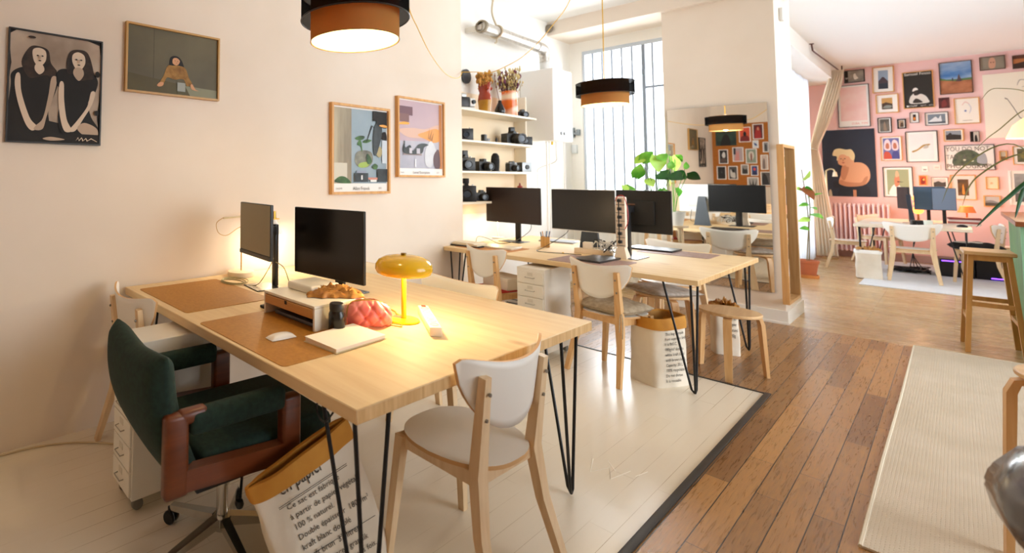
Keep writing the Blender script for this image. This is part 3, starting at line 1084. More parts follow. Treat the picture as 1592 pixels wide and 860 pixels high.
K = mat('#15100d', .7); SEP = blotch('#8a7868', '#c9b6a2', 3, .7, name='sepia'); SKIN = mat('#d8c4ae', .7); HAIR = blotch('#1c1410', '#3a2a20', 20, .7, name='sepia_hair')
SKIN2 = mat('#b7a18c', .7); DKS = mat('#0d0a09', .7)
sep_fig = [
    ('s', [(.02, .70), (.06, 1.0), (.98, .97), (.97, .3), (.9, .15), (.05, .3)], SEP),
    # left figure
    ('s', [(.02, .50), (.02, .60), (.10, .66), (.22, .68), (.42, .67), (.52, .62), (.50, .50), (.42, .30), (.40, .12), (.02, .10), (.0, .3)], K),
    ('s', [(.18, .60), (.12, .72), (.20, .86), (.30, .88), (.40, .85), (.43, .74), (.50, .66), (.44, .60), (.38, .62), (.24, .58)], HAIR),
    ('s', [(.24, .76), (.235, .84), (.30, .865), (.37, .84), (.375, .76), (.34, .71), (.31, .695), (.27, .71)], SKIN),
    ('s', [(.27, .71), (.26, .66), (.31, .62), (.36, .66), (.34, .71)], SKIN),
    ('s', [(.07, .60), (.11, .60), (.13, .44), (.22, .22), (.30, .14), (.25, .10), (.18, .16), (.10, .34), (.06, .50)], SKIN),
    ('s', [(.44, .60), (.50, .60), (.47, .44), (.40, .24), (.36, .12), (.27, .11), (.29, .15), (.36, .22), (.41, .42)], SKIN2),
    # right figure
    ('s', [(.50, .55), (.50, .66), (.58, .70), (.72, .68), (.88, .70), (.97, .62), (.94, .50), (.86, .40), (.90, .26), (.98, .12), (.60, .08), (.52, .24), (.56, .45)], DKS),
    ('s', [(.62, .66), (.60, .76), (.64, .87), (.74, .90), (.84, .88), (.90, .76), (.92, .64), (.84, .62), (.74, .60), (.70, .66)], HAIR),
    ('s', [(.665, .78), (.67, .845), (.73, .875), (.80, .85), (.815, .78), (.78, .72), (.74, .70), (.70, .72)], SKIN),
    ('s', [(.70, .72), (.68, .66), (.745, .60), (.80, .66), (.78, .72)], SKIN2),
    ('s', [(.53, .56), (.575, .56), (.585, .40), (.62, .22), (.68, .12), (.60, .11), (.55, .22), (.52, .40)], SKIN),
    ('s', [(.89, .50), (.94, .50), (.905, .38), (.81, .24), (.72, .12), (.65, .12), (.74, .22), (.85, .36)], SKIN),
    ('s', [(.74, .14), (.82, .20), (.97, .15), (.97, .06), (.84, .07)], SKIN2),
    ('r', 0, 0, 1, .09, K),
    # faces
    ('e', .285, .79, .012, .006, K), ('e', .335, .79, .012, .006, K), ('e', .308, .745, .016, .006, HAIR), ('s', [(.30, .79), (.312, .79), (.316, .76), (.298, .76)], SKIN2),
    ('e', .71, .80, .013, .006, K), ('e', .765, .80, .013, .006, K), ('e', .738, .75, .017, .006, HAIR), ('s', [(.732, .80), (.744, .80), (.748, .77), (.728, .77)], SKIN2),
    ('e', .96, .68, .03, .03, K), ('e', .96, .30, .03, .025, K), ('e', .22, .95, .04, .012, HAIR),
    ('s', [(.36, .03), (.45, .05), (.6, .03), (.45, .015)], SKIN2),
    ('p', [(.72, .02), (.75, .05), (.76, .02), (.79, .05), (.80, .02), (.84, .045), (.85, .02), (.90, .045), (.97, .02), (.97, .025), (.90, .055), (.86, .03), (.84, .055), (.81, .03), (.79, .06), (.76, .03), (.75, .06)], SKIN),
]
picture('framed_photograph', 'black-framed sepia photograph of two seated people in dark t-shirts on the left wall', 'L', -1.071, -.597, 2.149, 1.5555, FR_BLACK, .008, .022, 0, sep_fig, K)
OLV = blotch('#4d4632', '#6c6244', 1.6, .6, name='olive_backdrop')
OLV2 = blotch('#4a4020', '#5f5428', 2.5, .6, name='olive_table')
SW = blotch('#7d5522', '#a3793c', 25, .7, name='knitted')
FACE = mat('#c9966f', .7)
pic2 = [
    ('r', .27, .2, .275, 1, mat('#3b3524', .7)),
    ('p', [(0, 0), (1, 0), (1, .10), (.0, .27)], OLV2), ('p', [(.68, 0), (1, 0), (1, .14), (.62, .16)], mat('#7d7a5a', .5)),
    ('s', [(.44, .46), (.45, .58), (.50, .62), (.56, .59), (.60, .48), (.60, .36), (.46, .36)], K),
    ('s', [(.38, .28), (.42, .44), (.48, .46), (.55, .47), (.62, .44), (.66, .30), (.70, .20), (.64, .16), (.60, .26), (.50, .24), (.42, .26), (.38, .16), (.34, .17)], SW),
    ('s', [(.475, .50), (.48, .57), (.52, .59), (.555, .55), (.54, .49), (.51, .47)], FACE),
    ('s', [(.31, .12), (.34, .17), (.38, .17), (.37, .12), (.33, .10)], FACE), ('s', [(.68, .17), (.70, .20), (.74, .12), (.78, .10), (.70, .11)], FACE),
    ('e', .50, .54, .006, .004, K), ('e', .53, .535, .006, .004, K), ('e', .517, .505, .008, .003, mat('#8c4434', .6)),
    ('r', .53, .06, .62, .2, mat('#8d8d80', .4)),
]
picture('framed_photograph', 'oak-framed olive photograph of a person leaning over a table, on the left wall', 'L', -.466, .157, 2.296, 1.881, FR_GOLD, .012, .028, 0, pic2, OLV)

BLUEW = blotch('#7f95a3', '#a3b2ba', 1.4, .5, name='blue_wall')
CURT = blotch('#7d7260', '#b8ad93', 3, .6, (3, 3, .4), name='curtain_print')
GRN = blotch('#1e3a22', '#4d7a3a', 14, .6, name='leaf_print')
DKG = blotch('#1b2226', '#3c464a', 8, .6, name='dark_print')
pst1 = [
    ('r', 0, 0, .32, 1, CURT), ('r', 0, .05, .24, .27, mat('#cfc9b8', .6)), ('s', [(.02, .02), (.1, .09), (.22, .08), (.30, .0)], GRN),
    ('s', [(.38, .34), (.42, .42), (.56, .45), (.70, .42), (.72, .30), (.62, .22), (.46, .22), (.39, .27)], blotch('#57544a', '#8b8b78', 12, .5, name='vase_print')),
    ('s', [(.44, .24), (.50, .21), (.62, .23), (.66, .29), (.50, .28)], mat('#9ab34c', .5)),
    ('s', [(.52, .44), (.50, .56), (.46, .58), (.42, .52), (.48, .50), (.50, .44)], GRN), ('s', [(.38, .60), (.46, .64), (.56, .64), (.54, .60), (.46, .58)], GRN), ('s', [(.52, .56), (.60, .60), (.70, .59), (.60, .55)], GRN),
    ('s', [(.60, .40), (.66, .38), (.70, .30), (.64, .26), (.60, .30)], GRN), ('s', [(.70, .22), (.76, .27), (.82, .24), (.78, .19)], GRN),
    ('p', [(.59, .56), (.60, .56), (.715, .79), (.70, .80)], K), ('p', [(.70, .795), (.715, .79), (.90, .66), (.89, .645)], K),
    ('s', [(.88, .62), (.90, .70), (.97, .72), (1, .66), (1, .60)], K),
    ('r', .90, .28, 1, .60, mat('#c7d0d8', .5)), ('s', [(.79, .40), (.82, .50), (.88, .50), (.90, .42), (.85, .36)], mat('#a99a6c', .5)),
    ('s', [(.72, .60), (.76, .80), (.86, .88), (.90, .70), (.80, .42), (.74, .40)], DKG),
    ('r', .72, .86, 1, 1, K), ('s', [(.80, .90), (.82, .80), (1, .78), (1, .92)], K), ('s', [(.84, .805), (.92, .82), (1, .805), (1, .785), (.90, .785)], mat('#e5a043', .5)),
    ('r', .36, .02, .62, .14, DKG), ('r', .40, .14, .58, .17, mat('#8f97a8', .5)), ('r', .62, .05, .80, .08, mat('#c98470', .5)), ('r', .80, .02, 1, .20, DKG), ('r', .66, .02, .78, .05, mat('#e6e6e2', .5)), ('r', .48, .05, .51, .11, mat('#dddddd', .5)),
]
picture('framed_poster', 'pine-framed poster of a lamp and plant against a blue wall, lower of the two posters', 'L', 1.144, 1.809, 1.9715, 1.2555, FR_OAK, .020, .035, .012, pst1, BLUEW, mt_b=.065,
        text=[('Alice Franck', .038, '#4a443c', .5, .045, 'CENTER', .19), ('GALERIE', .018, '#7a7060', .08, .055, 'LEFT', None), ('2021', .02, '#7a7060', .80, .055, 'LEFT', None)])
LAV = blotch('#b39aa6', '#cbb0b4', 1.2, .5, name='lavender')
ORG = mat('#e39a4e', .5)
pst2 = [
    ('p', [(0, 0), (1, 0), (1, .42), (0, .40)], blotch('#a2a4b3', '#c2bfca', 3, .5, name='mist')),
    ('s', [(0, .56), (.3, .60), (.6, .60), (.95, .68), (.99, .48), (.6, .46), (.2, .46)], mat('#d9b3a0', .6)),
    ('s', [(.42, .50), (.6, .56), (.85, .62), (.97, .56), (.95, .44), (.80, .40), (.62, .44)], ORG),
    ('p', [(.93, 0), (1, 0), (1, 1), (.93, 1)], mat('#c07c44', .5)),
    ('p', [(.66, .46), (.70, .64), (.68, .46), (.76, .60), (.72, .44), (.80, .56), (.76, .42)], mat('#a56a2c', .5)),
    ('s', [(.60, .06), (.58, .24), (.66, .38), (.74, .42), (.82, .34), (.86, .22), (.80, .12), (.72, .02)], blotch('#b8bcc4', '#d6d8dc', 4, .5, name='pale_figure')),
    ('s', [(.78, .10), (.80, .22), (.90, .30), (.94, .20), (.94, .02), (.84, .0)], mat('#5a434a', .5)),
    ('r', 0, .78, .30, .91, mat('#6b4650', .5)), ('r', .0, .68, .22, .80, mat('#7b5452', .5)), ('s', [(0, .66), (.12, .68), (.22, .67), (.2, .645), (0, .635)], mat('#f0a635', .4)),
    ('r', .08, .195, .50, .215, mat('#8d7a78', .5)),
    ('s', [(.10, .22), (.10, .36), (.14, .30), (.24, .34), (.30, .26), (.44, .36), (.56, .38), (.66, .36), (.56, .32), (.48, .22)], DKG),
    ('r', .22, .22, .28, .30, mat('#c8c3cc', .5)), ('r', .38, .22, .46, .30, mat('#bdb8c2', .5)), ('r', .34, .02, .37, .14, mat('#e2e4ea', .5)), ('p', [(.10, .22), (.12, .22), (.12, .40), (.10, .40)], DKG),
]
picture('framed_poster', 'pine-framed lavender and orange poster, the higher one nearer the wall shelves', 'L', 1.909, 2.572, 2.1, 1.3945, FR_OAK, .018, .035, .010, pst2, LAV, mt_b=.06,
        text=[('Lionel Exemplaire', .034, '#5a5560', .5, .045, 'CENTER', .24), ('2022', .02, '#8a8490', .82, .05, 'LEFT', None), ('PARIS', .018, '#8a8490', .07, .05, 'LEFT', None)])

# --- the pink picture wall
SKY = mat('#5b87bd', .6)
def land(sky, mid, ground_):
    return [('p', [(0, .45), (.3, .5), (.6, .46), (1, .5), (1, .3), (0, .3)], mid), ('r', 0, 0, 1, .42, ground_)]
NAVY = mat('#1d2434', .6)
SK = mat('#e2ab84', .6); SKD = mat('#c58a66', .6); BLD = mat('#ecd9a8', .6)
def P_(label, b, **k):
    x0, x1, z1, z0 = b
    nm = k.pop('name', 'framed_picture')
    picture(nm, label, 'P', x0, x1, z1, z0, **k)
P_('small dark-framed black and white photo with lettering, top left corner of the pink wall', (1.68, 1.93, 3.435, 3.205), frame=FR_BLACK, fw=.012, ground=blotch('#6a6660', '#b9b5ac', 4, .6, name='bw'), shapes=[('r', 0, 0, .16, 1, K), ('s', [(.5, .2), (.45, .6), (.55, .75), (.62, .5), (.7, .3)], mat('#e6e2da', .6))], text=[('FILM', .05, '#dddddd', .06, .3, 'LEFT', .03)])
P_('oak-framed photo of a dark mountain under blue sky with a wide white border', (2.01, 2.26, 3.44, 2.97), frame=FR_OAK, fw=.014, mt=.055, ground=mat('#8fa5bd', .6), shapes=[('p', [(0, .42), (.45, .66), (.6, .62), (1, .40), (1, 0), (0, 0)], mat('#4b3b42', .6)), ('r', 0, 0, 1, .3, mat('#2c3240', .6))], tilt=R(1))
P_('black exhibition poster with a person in a white shirt and a cap', (2.35, 2.68, 3.29, 2.65), frame=FR_OAK, fw=.012, name='framed_poster', ground=mat('#26231f', .6), shapes=[('s', [(.22, .12), (.20, .28), (.30, .38), (.36, .40), (.44, .34), (.58, .38), (.74, .32), (.84, .20), (.82, .12)], mat('#dedad2', .6)), ('s', [(.34, .38), (.36, .48), (.42, .52), (.48, .46), (.46, .38), (.40, .34)], mat('#3a302a', .6)), ('s', [(.30, .46), (.34, .54), (.44, .56), (.50, .50), (.42, .49)], mat('#efece6', .6)), ('s', [(.30, .14), (.42, .26), (.64, .14)], mat('#3a302a', .6)), ('r', .08, .03, .14, .07, mat('#efece6', .6))], text=[('Samuel Fosso', .07, '#f2efe8', .5, .90, 'CENTER', .28), ('2017 - 2018', .03, '#d8d4cc', .55, .05, 'LEFT', None), ('CNAP', .035, '#f2efe8', .17, .05, 'LEFT', None)])
P_('dark-framed landscape of blue sky over brown ploughed earth', (2.74, 3.07, 3.39, 2.85), frame=FR_BROWN, fw=.010, ground=blotch('#3f77b8', '#a9c3dc', 2.2, .6, (1, 1, 2), name='cloudy_sky'), shapes=[('p', [(0, .52), (.2, .46), (.5, .45), (1, .47), (1, .35), (0, .35)], mat('#5c7a4a', .6)), ('p', [(0, .44), (.5, .38), (1, .40), (1, 0), (0, 0)], blotch('#9a5f3f', '#bd7d56', 8, .6, name='earth')), ('r', .38, .40, .42, .50, mat('#3d3a48', .6)), ('s', [(.50, .38), (.54, .44), (.60, .60), (.64, .50), (.68, .38)], mat('#5b4a4e', .6))])
P_('dark-framed horizontal portrait of a pale blurred face, top of the pink wall', (3.14, 3.38, 3.41, 3.19), frame=FR_BROWN, fw=.010, ground=mat('#8d8576', .6), shapes=[('s', [(.38, .1), (.34, .5), (.42, .9), (.58, .9), (.64, .5), (.58, .1)], mat('#c99a80', .6)), ('e', .44, .55, .03, .04, mat('#6b4a3a', .6)), ('e', .55, .55, .03, .04, mat('#6b4a3a', .6))])
P_('small dark sunset picture at the top right edge of the pink wall', (3.44, 3.66, 3.38, 3.17), frame=FR_BROWN, fw=.008, ground=mat('#b5703c', .6), shapes=[('p', [(0, .35), (.5, .5), (1, .3), (1, 0), (0, 0)], mat('#3c241a', .6)), ('r', 0, .75, 1, 1, mat('#5a3424', .6))])
P_('large black-framed poster with a pale pink field, behind the curtain', (1.585, 1.97, 3.16, 2.38), frame=FR_BLACK, fw=.008, mt=.025, name='framed_poster', ground=blotch('#efc3be', '#f5d9d2', 4, .7, name='pink_field'), shapes=[('r', 0, 0, 1, .12, mat('#f4f0ea', .7))], text=[('CURA  TYPE', .05, '#e79c90', .42, .06, 'LEFT', .19)])
P_('oak-framed small photo of a building at dusk with a wide white border', (2.04, 2.30, 2.94, 2.60), frame=FR_OAK, fw=.014, mt=.055, ground=mat('#c79a5a', .6), shapes=[('p', [(0, .5), (.4, .62), (1, .45), (1, 0), (0, 0)], mat('#4a3627', .6)), ('s', [(.1, .12), (.4, .35), (.9, .3), (.8, .1)], mat('#8a9089', .6))])
P_('black-framed grey portrait with a thin white border', (2.05, 2.21, 2.52, 2.25), frame=FR_BLACK, fw=.012, mt=.014, ground=blotch('#4d4a44', '#7d786e', 7, .6, name='grey_portrait'), shapes=[('s', [(.4, .1), (.38, .5), (.5, .8), (.62, .5), (.7, .1)], mat('#8f7a66', .6))])
P_('smallest thick black-framed picture, left of the small white-framed one', (2.27, 2.37, 2.48, 2.31), frame=FR_BLACK, fw=.018, mt=.008, ground=mat('#a9977c', .6), shapes=[('s', [(.2, .1), (.3, .6), (.7, .7), (.8, .1)], mat('#4a3527', .6))])
P_('small grey-framed picture with an orange glow in a white border', (2.41, 2.51, 2.58, 2.40), frame=mat('#4e4a48', .5), fw=.007, mt=.026, ground=mat('#33231a', .6), shapes=[('e', .5, .35, .35, .25, mat('#e1852f', .5))])
P_('grey-framed horizontal photo of a white peak', (2.57, 2.81, 2.56, 2.34), frame=mat('#5c5450', .5), fw=.008, mt=.022, ground=mat('#77838e', .6), shapes=[('p', [(0, .2), (.45, .75), (.6, .5), (.75, .9), (.8, .2)], mat('#d8dcdf', .6)), ('r', 0, 0, 1, .2, mat('#4f5862', .6))])
P_('small unframed dark red print below the ploughed-earth landscape', (2.72, 2.83, 2.80, 2.62), frame=None, fd=.012, ground=blotch('#3b1a1a', '#6c2c2a', 9, .6, name='dark_red'), shapes=[('s', [(.3, .1), (.3, .6), (.6, .8), (.75, .3)], mat('#7d2f2c', .6))])
P_('oak-framed white print with a small blue diamond and pale lines', (2.87, 3.12, 2.77, 2.34), frame=FR_OAK, fw=.012, ground=mat('#f2ede2', .7), shapes=[('p', [(.38, .50), (.44, .55), (.50, .50), (.44, .45)], mat('#5b78b0', .6)), ('s', [(.30, .75), (.45, .88), (.62, .78), (.60, .76), (.45, .84), (.33, .74)], mat('#e8c3bc', .6)), ('s', [(.60, .78), (.70, .60), (.62, .40), (.60, .42), (.66, .60), (.58, .76)], mat('#c9ccd6', .6)), ('r', .3, .10, .72, .12, mat('#b0a79a', .6))])
P_('very large cream line drawing at the right of the pink wall', (3.16, 3.80, 3.12, 2.09), frame=None, fd=.015, ground=mat('#f0ead8', .7), name='drawing', shapes=[('p', [(.30, .62), (.34, .60), (.42, .46), (.50, .30), (.58, .26), (.58, .25), (.49, .29), (.41, .45), (.335, .585), (.30, .60)], mat('#8a8478', .7)), ('s', [(.48, .80), (.52, .88), (.62, .86), (.60, .78), (.54, .76), (.545, .765), (.59, .79), (.605, .85), (.53, .865), (.49, .80)], mat('#b8b2a6', .7))])
P_('oak-framed dark horizontal landscape, left of the little dark portrait', (2.75, 2.95, 2.26, 2.06), frame=FR_OAK, fw=.012, mt=.012, ground=mat('#8b95a0', .6), shapes=[('p', [(0, .55), (.5, .6), (1, .5), (1, 0), (0, 0)], mat('#251d18', .6)), ('s', [(.1, .5), (.3, .8), (.4, .5)], mat('#2d2a26', .6))])
P_('little dark portrait beside the oak-framed landscape', (3.01, 3.10, 2.21, 2.04), frame=FR_BROWN, fw=.006, ground=mat('#cfc8bc', .6), shapes=[('r', 0, 0, .35, 1, K), ('s', [(.5, .0), (.5, .5), (.65, .7), (.8, .4), (.8, 0)], K)])
blond = [
    ('s', [(.30, 0.0), (.30, .12), (.20, .14), (.20, .22), (.36, .22), (.48, .16), (.80, .18), (.84, .0)], mat('#121622', .6)),
    ('s', [(.30, .20), (.34, .32), (.42, .44), (.56, .50), (.74, .50), (.86, .42), (.88, .28), (.78, .18), (.60, .17), (.42, .16)], SK),
    ('s', [(.34, .30), (.36, .42), (.40, .50), (.36, .56), (.44, .52), (.50, .44), (.46, .32), (.40, .24)], SKD),
    ('s', [(.30, .20), (.44, .15), (.70, .16), (.80, .20), (.84, .30), (.78, .28), (.70, .21), (.44, .22), (.34, .25)], SKD),
    ('s', [(.44, .46), (.44, .56), (.48, .62), (.58, .60), (.60, .50), (.54, .44)], SK),
    ('s', [(.20, .62), (.24, .70), (.34, .72), (.46, .70), (.56, .70), (.62, .62), (.60, .54), (.55, .55), (.50, .60), (.40, .60), (.36, .54), (.28, .54), (.28, .60)], BLD),
    ('s', [(.30, .50), (.32, .60), (.38, .63), (.46, .61), (.50, .54), (.46, .48), (.38, .46)], SK),
    ('e', .36, .565, .016, .006, K), ('e', .43, .565, .016, .006, K), ('s', [(.39, .56), (.405, .56), (.41, .53), (.385, .53)], SKD), ('e', .40, .505, .025, .008, mat('#a8483c', .5)),
    ('s', [(.10, 0), (.10, .08), (.14, .10), (.16, .0)], mat('#c9b9a0', .5)), ('r', .56, 0, .62, .1, SKD),
]
P_('large navy poster of a bare-shouldered person with blond curls resting on one arm', (1.36, 2.01, 2.34, 1.10), frame=None, fd=.01, name='poster', cat='poster', ground=NAVY, shapes=blond)
P_('oak-framed painting of two pale-haired faces over blue and red', (2.07, 2.31, 2.18, 1.75), frame=FR_OAK, fw=.010, mt=.02, ground=mat('#6a6fa8', .6), shapes=[('s', [(.05, .5), (.1, .85), (.3, .95), (.45, .8), (.48, .5), (.3, .4)], mat('#e9d3d8', .6)), ('s', [(.55, .5), (.55, .8), (.7, .92), (.9, .82), (.95, .5), (.75, .4)], mat('#e9d3d8', .6)), ('s', [(.15, .55), (.2, .75), (.35, .75), (.38, .55), (.28, .48)], mat('#b9765c', .6)), ('s', [(.62, .55), (.65, .75), (.8, .75), (.85, .55), (.72, .48)], mat('#b9765c', .6)), ('s', [(.0, .0), (.1, .35), (.4, .3), (.5, .0)], mat('#c4533f', .6)), ('s', [(.55, .0), (.6, .35), (.9, .35), (1, .0)], mat('#4c4f8e', .6))])
P_('black-framed white print of a small golden branch', (2.35, 2.69, 2.25, 1.72), frame=FR_BLACK, fw=.010, mt=.035, ground=blotch('#dcdcdc', '#e8e8e6', 2, .7, name='pale_grey'), shapes=[('s', [(.08, .33), (.30, .40), (.48, .52), (.60, .58), (.86, .60), (.80, .54), (.62, .52), (.52, .46), (.30, .34), (.12, .28)], mat('#a98a4a', .6)), ('s', [(.55, .45), (.7, .56), (.8, .48), (.66, .42)], mat('#b9b6ae', .6))])
TREE = blotch('#3a4438', '#5d6a52', 18, .6, name='tree_print')
P_('wide black-framed print of a tree overlaid with large capital letters', (2.75, 3.23, 1.99, 1.58), frame=FR_BLACK, fw=.008, mt=.0, ground=mat('#e9e6e0', .7), shapes=[('s', [(.16, .22), (.18, .55), (.28, .74), (.45, .84), (.60, .78), (.72, .62), (.80, .44), (.82, .2), (.5, .16)], TREE), ('r', .16, .16, .86, .24, mat('#5f6b58', .6)), ('s', [(.66, .3), (.70, .62), (.82, .66), (.86, .4), (.84, .24)], mat('#9aa0a8', .6)), ('e', .40, .40, .03, .04, mat('#c9c9b2', .6)), ('e', .56, .36, .03, .04, mat('#c9c9b2', .6))],
   text=[('YOU DO NOT', .105, '#6b6560', .03, .76, 'LEFT', .42), ('TAKE A', .105, '#6b6560', .03, .44, 'LEFT', .2), ('PHOTOGRAPH', .105, '#5a544e', .03, .07, 'LEFT', .455)])
P_('tiny oak-framed picture right of the tree print', (3.27, 3.34, 1.88, 1.73), frame=FR_OAK, fw=.012, ground=mat('#b9b4a4', .6), shapes=[('r', 0, 0, 1, .4, mat('#7d6242', .6))])
P_('framed photo of dark foliage, far right above the large grey one', (3.39, 3.62, 1.95, 1.66), frame=FR_OAK, fw=.010, mt=.03, ground=blotch('#3c4432', '#6b6a48', 14, .6, name='foliage_print'), shapes=[('e', .5, .5, .3, .3, mat('#80743f', .6))])
P_('black-framed portrait of a person in white with a bird at the face, on green', (2.08, 2.41, 1.64, 1.11), frame=FR_BLACK, fw=.010, mt=.035, ground=mat('#9ba682', .6), shapes=[('s', [(.1, 0), (.16, .25), (.34, .40), (.56, .36), (.70, .2), (.74, 0)], mat('#eceae4', .6)), ('s', [(.36, .34), (.34, .62), (.44, .78), (.56, .72), (.58, .48), (.50, .34)], mat('#c98463', .6)), ('s', [(.40, .70), (.42, .92), (.52, .92), (.56, .74)], mat('#dcb48f', .6)), ('p', [(.46, .53), (.78, .50), (.48, .49)], K)])
P_('tiny white card with a dark strip pinned on the pink wall', (2.51, 2.57, 1.65, 1.56), frame=None, fd=.004, name='card', cat='card', ground=mat('#eeeae2', .7), shapes=[('r', .2, .2, .8, .45, mat('#8a8a84', .6))])
P_('tiny pale card pinned below the tree print', (2.63, 2.70, 1.67, 1.59), frame=None, fd=.004, name='card', cat='card', ground=mat('#f2d9cf', .7), shapes=[('r', .2, .3, .8, .6, mat('#e0bdb2', .6))])
P_('small oak-framed red and orange picture', (2.47, 2.56, 1.49, 1.32), frame=FR_OAK, fw=.012, ground=mat('#c9582f', .6), shapes=[('s', [(.2, .1), (.3, .7), (.6, .8), (.8, .2)], mat('#7d1f1a', .6)), ('e', .6, .6, .15, .12, mat('#eec05a', .6))])
P_('white-framed black and white landscape behind the far monitors', (2.60, 2.77, 1.46, 1.28), frame=mat('#6a6460', .5), fw=.005, mt=.018, ground=mat('#bcbcba', .6), shapes=[('p', [(0, .5), (.4, .7), (.7, .5), (1, .6), (1, 0), (0, 0)], mat('#3b3a3a', .6))])
P_('oak-framed dark orange photo in a wide grey mount', (2.79, 3.04, 1.50, 1.09), frame=FR_OAK, fw=.012, mt=.06, mat_c=mat('#cfcdc8', .7), ground=blotch('#2b2218', '#6b4a22', 9, .6, name='dark_orange'), shapes=[('s', [(.4, .1), (.42, .5), (.5, .7), (.58, .5), (.62, .1)], mat('#cf8a34', .6))])
P_('small oak-framed pale picture above the oak-framed seascape', (3.13, 3.25, 1.47, 1.27), frame=FR_OAK, fw=.010, ground=mat('#ecd9bc', .7), shapes=[('s', [(.3, .4), (.4, .6), (.6, .5), (.5, .4)], mat('#d8b990', .6))])
P_('small oak-framed grey seascape, lowest on the pink wall', (3.10, 3.26, 1.17, .99), frame=FR_OAK, fw=.014, ground=mat('#b9bcc0', .6), shapes=[('r', 0, .0, 1, .35, mat('#4d4a48', .6)), ('s', [(0, .4), (.4, .6), (.8, .45), (1, .3)], mat('#7f8388', .6))])
P_('large white-mounted grey photo at the far right behind the plant', (3.34, 3.60, 1.57, 1.03), frame=mat('#efece6', .5), fw=.02, mt=.03, ground=blotch('#6f7374', '#a3a6a4', 5, .6, name='grey_photo'), shapes=[('r', 0, 0, 1, .3, mat('#5b5d5c', .6))])

# --- corkboard on the wall behind the camera (seen in the mirror)
CORK = blotch('#a05f22', '#b87230', 90, .95, name='cork')
cbm = MB(); cbm.box(.02, 2.30, -1.648, -1.635, 1.15, 2.45, None, .002, seg=1)
tag(cbm.build('corkboard', CORK), 'brown corkboard covered in small photos, seen in the large mirror', 'corkboard')
def C_(label, b, ground, shapes=(), border=.014):
    x0, x1, z1, z0 = b
    picture('pinned_photo', label, 'R', x0, x1, z1, z0, None, 0, .003, border, [( (s[0],) + tuple(s[1:]) ) for s in shapes], ground, group='photos pinned on the corkboard', cat='photo')
C_('wide dark green photo at the top left of the corkboard, behind the mirrored lamp', (.08, .41, 2.30, 2.00), blotch('#10201a', '#2e4a3a', 5, .6, name='dark_green_photo'), [('s', [(.3, .0), (.35, .6), (.5, .8), (.65, .6), (.75, 0)], K)], 0)
C_('photo of a dark silhouette on red and orange, in the mirror beside the lamp', (.45, .63, 2.37, 2.06), mat('#d8502a', .6), [('s', [(.1, 0), (.15, .35), (.35, .42), (.65, .42), (.9, .3), (.92, 0)], mat('#7a1712', .6)), ('s', [(.38, .40), (.36, .62), (.5, .74), (.64, .62), (.6, .4)], K)])
C_('photo of a person in a red robe, top right of the corkboard in the mirror', (.66, .82, 2.42, 2.11), mat('#5a1512', .6), [('s', [(.2, 0), (.25, .6), (.4, .85), (.65, .8), (.85, .4), (.85, 0)], mat('#a82018', .6)), ('s', [(.4, .6), (.42, .78), (.55, .8), (.58, .62)], SKD)])
C_('small white photo with a blue shape on the corkboard', (.65, .74, 2.09, 1.93), mat('#d4dae2', .6), [('s', [(.1, .3), (.4, .6), (.9, .7), (.6, .3)], mat('#33518a', .6))])
C_('narrow grey photo at the right of the corkboard in the mirror', (.80, .89, 2.05, 1.84), mat('#8a8a8c', .6), [('s', [(.3, .1), (.3, .7), (.7, .8), (.7, .1)], mat('#3d3d40', .6))])
C_('black and white photo of a white flower head on the corkboard', (.12, .27, 1.92, 1.62), mat('#241f1d', .6), [('s', [(.25, .5), (.3, .8), (.5, .85), (.7, .6), (.5, .4)], mat('#dcd8d2', .6)), ('s', [(.1, .1), (.3, .4), (.8, .35), (.9, .1)], mat('#5b4a44', .6))])
C_('photo of a pink raised hand on the corkboard', (.34, .51, 1.96, 1.66), mat('#b7a5a8', .6), [('s', [(.4, .0), (.38, .5), (.45, .85), (.55, .6), (.65, .88), (.75, .5), (.85, .0)], mat('#d58f8a', .6)), ('r', .75, .5, 1, 1, mat('#2b3040', .6))])
C_('ornate photo of a pale moth shape on the corkboard', (.54, .71, 1.92, 1.62), mat('#8d9a8a', .6), [('s', [(.2, .5), (.3, .8), (.5, .85), (.7, .8), (.8, .5), (.6, .2), (.4, .2)], mat('#d6cfc2', .6)), ('s', [(.42, .2), (.42, .6), (.5, .75), (.58, .6), (.58, .2)], mat('#8a4a3c', .6))])
C_('almost black photo at the lower left of the corkboard', (.08, .23, 1.57, 1.29), mat('#1a1716', .6), [('s', [(.4, .5), (.5, .7), (.55, .5)], mat('#4a4644', .6))])
C_('black and white photo of a crouching figure on the corkboard', (.26, .41, 1.57, 1.29), mat('#4a4848', .6), [('s', [(.2, .1), (.3, .6), (.5, .5), (.8, .8), (.8, .2)], mat('#c9c6c2', .6)), ('s', [(.3, .5), (.4, .8), (.6, .7)], K)])
C_('small black and white photo of a group on the corkboard', (.46, .58, 1.60, 1.39), mat('#908c88', .6), [('s', [(.1, .1), (.2, .6), (.5, .5), (.8, .7), (.9, .1)], mat('#2b2929', .6))])
C_('small photo of a red dot on blue on the corkboard', (.61, .72, 1.58, 1.37), mat('#233a7c', .6), [('e', .5, .65, .22, .16, mat('#d94a3c', .5)), ('s', [(.2, 0), (.3, .4), (.7, .4), (.8, 0)], mat('#1a2350', .6))])
C_('dark forked photo at the bottom of the corkboard', (.55, .72, 1.34, 1.14), mat('#a9a6a4', .6), [('p', [(.1, .9), (.3, .2), (.4, .2), (.5, .9), (.6, .2), (.7, .2), (.9, .9), (.8, 0), (.2, 0)], K)])
C_('pale photo of a draped figure at the right of the corkboard', (.76, .87, 1.79, 1.49), mat('#cdb9ae', .6), [('s', [(.4, 0), (.4, .6), (.6, .8), (.8, .5), (.8, 0)], mat('#7a6a66', .6))])
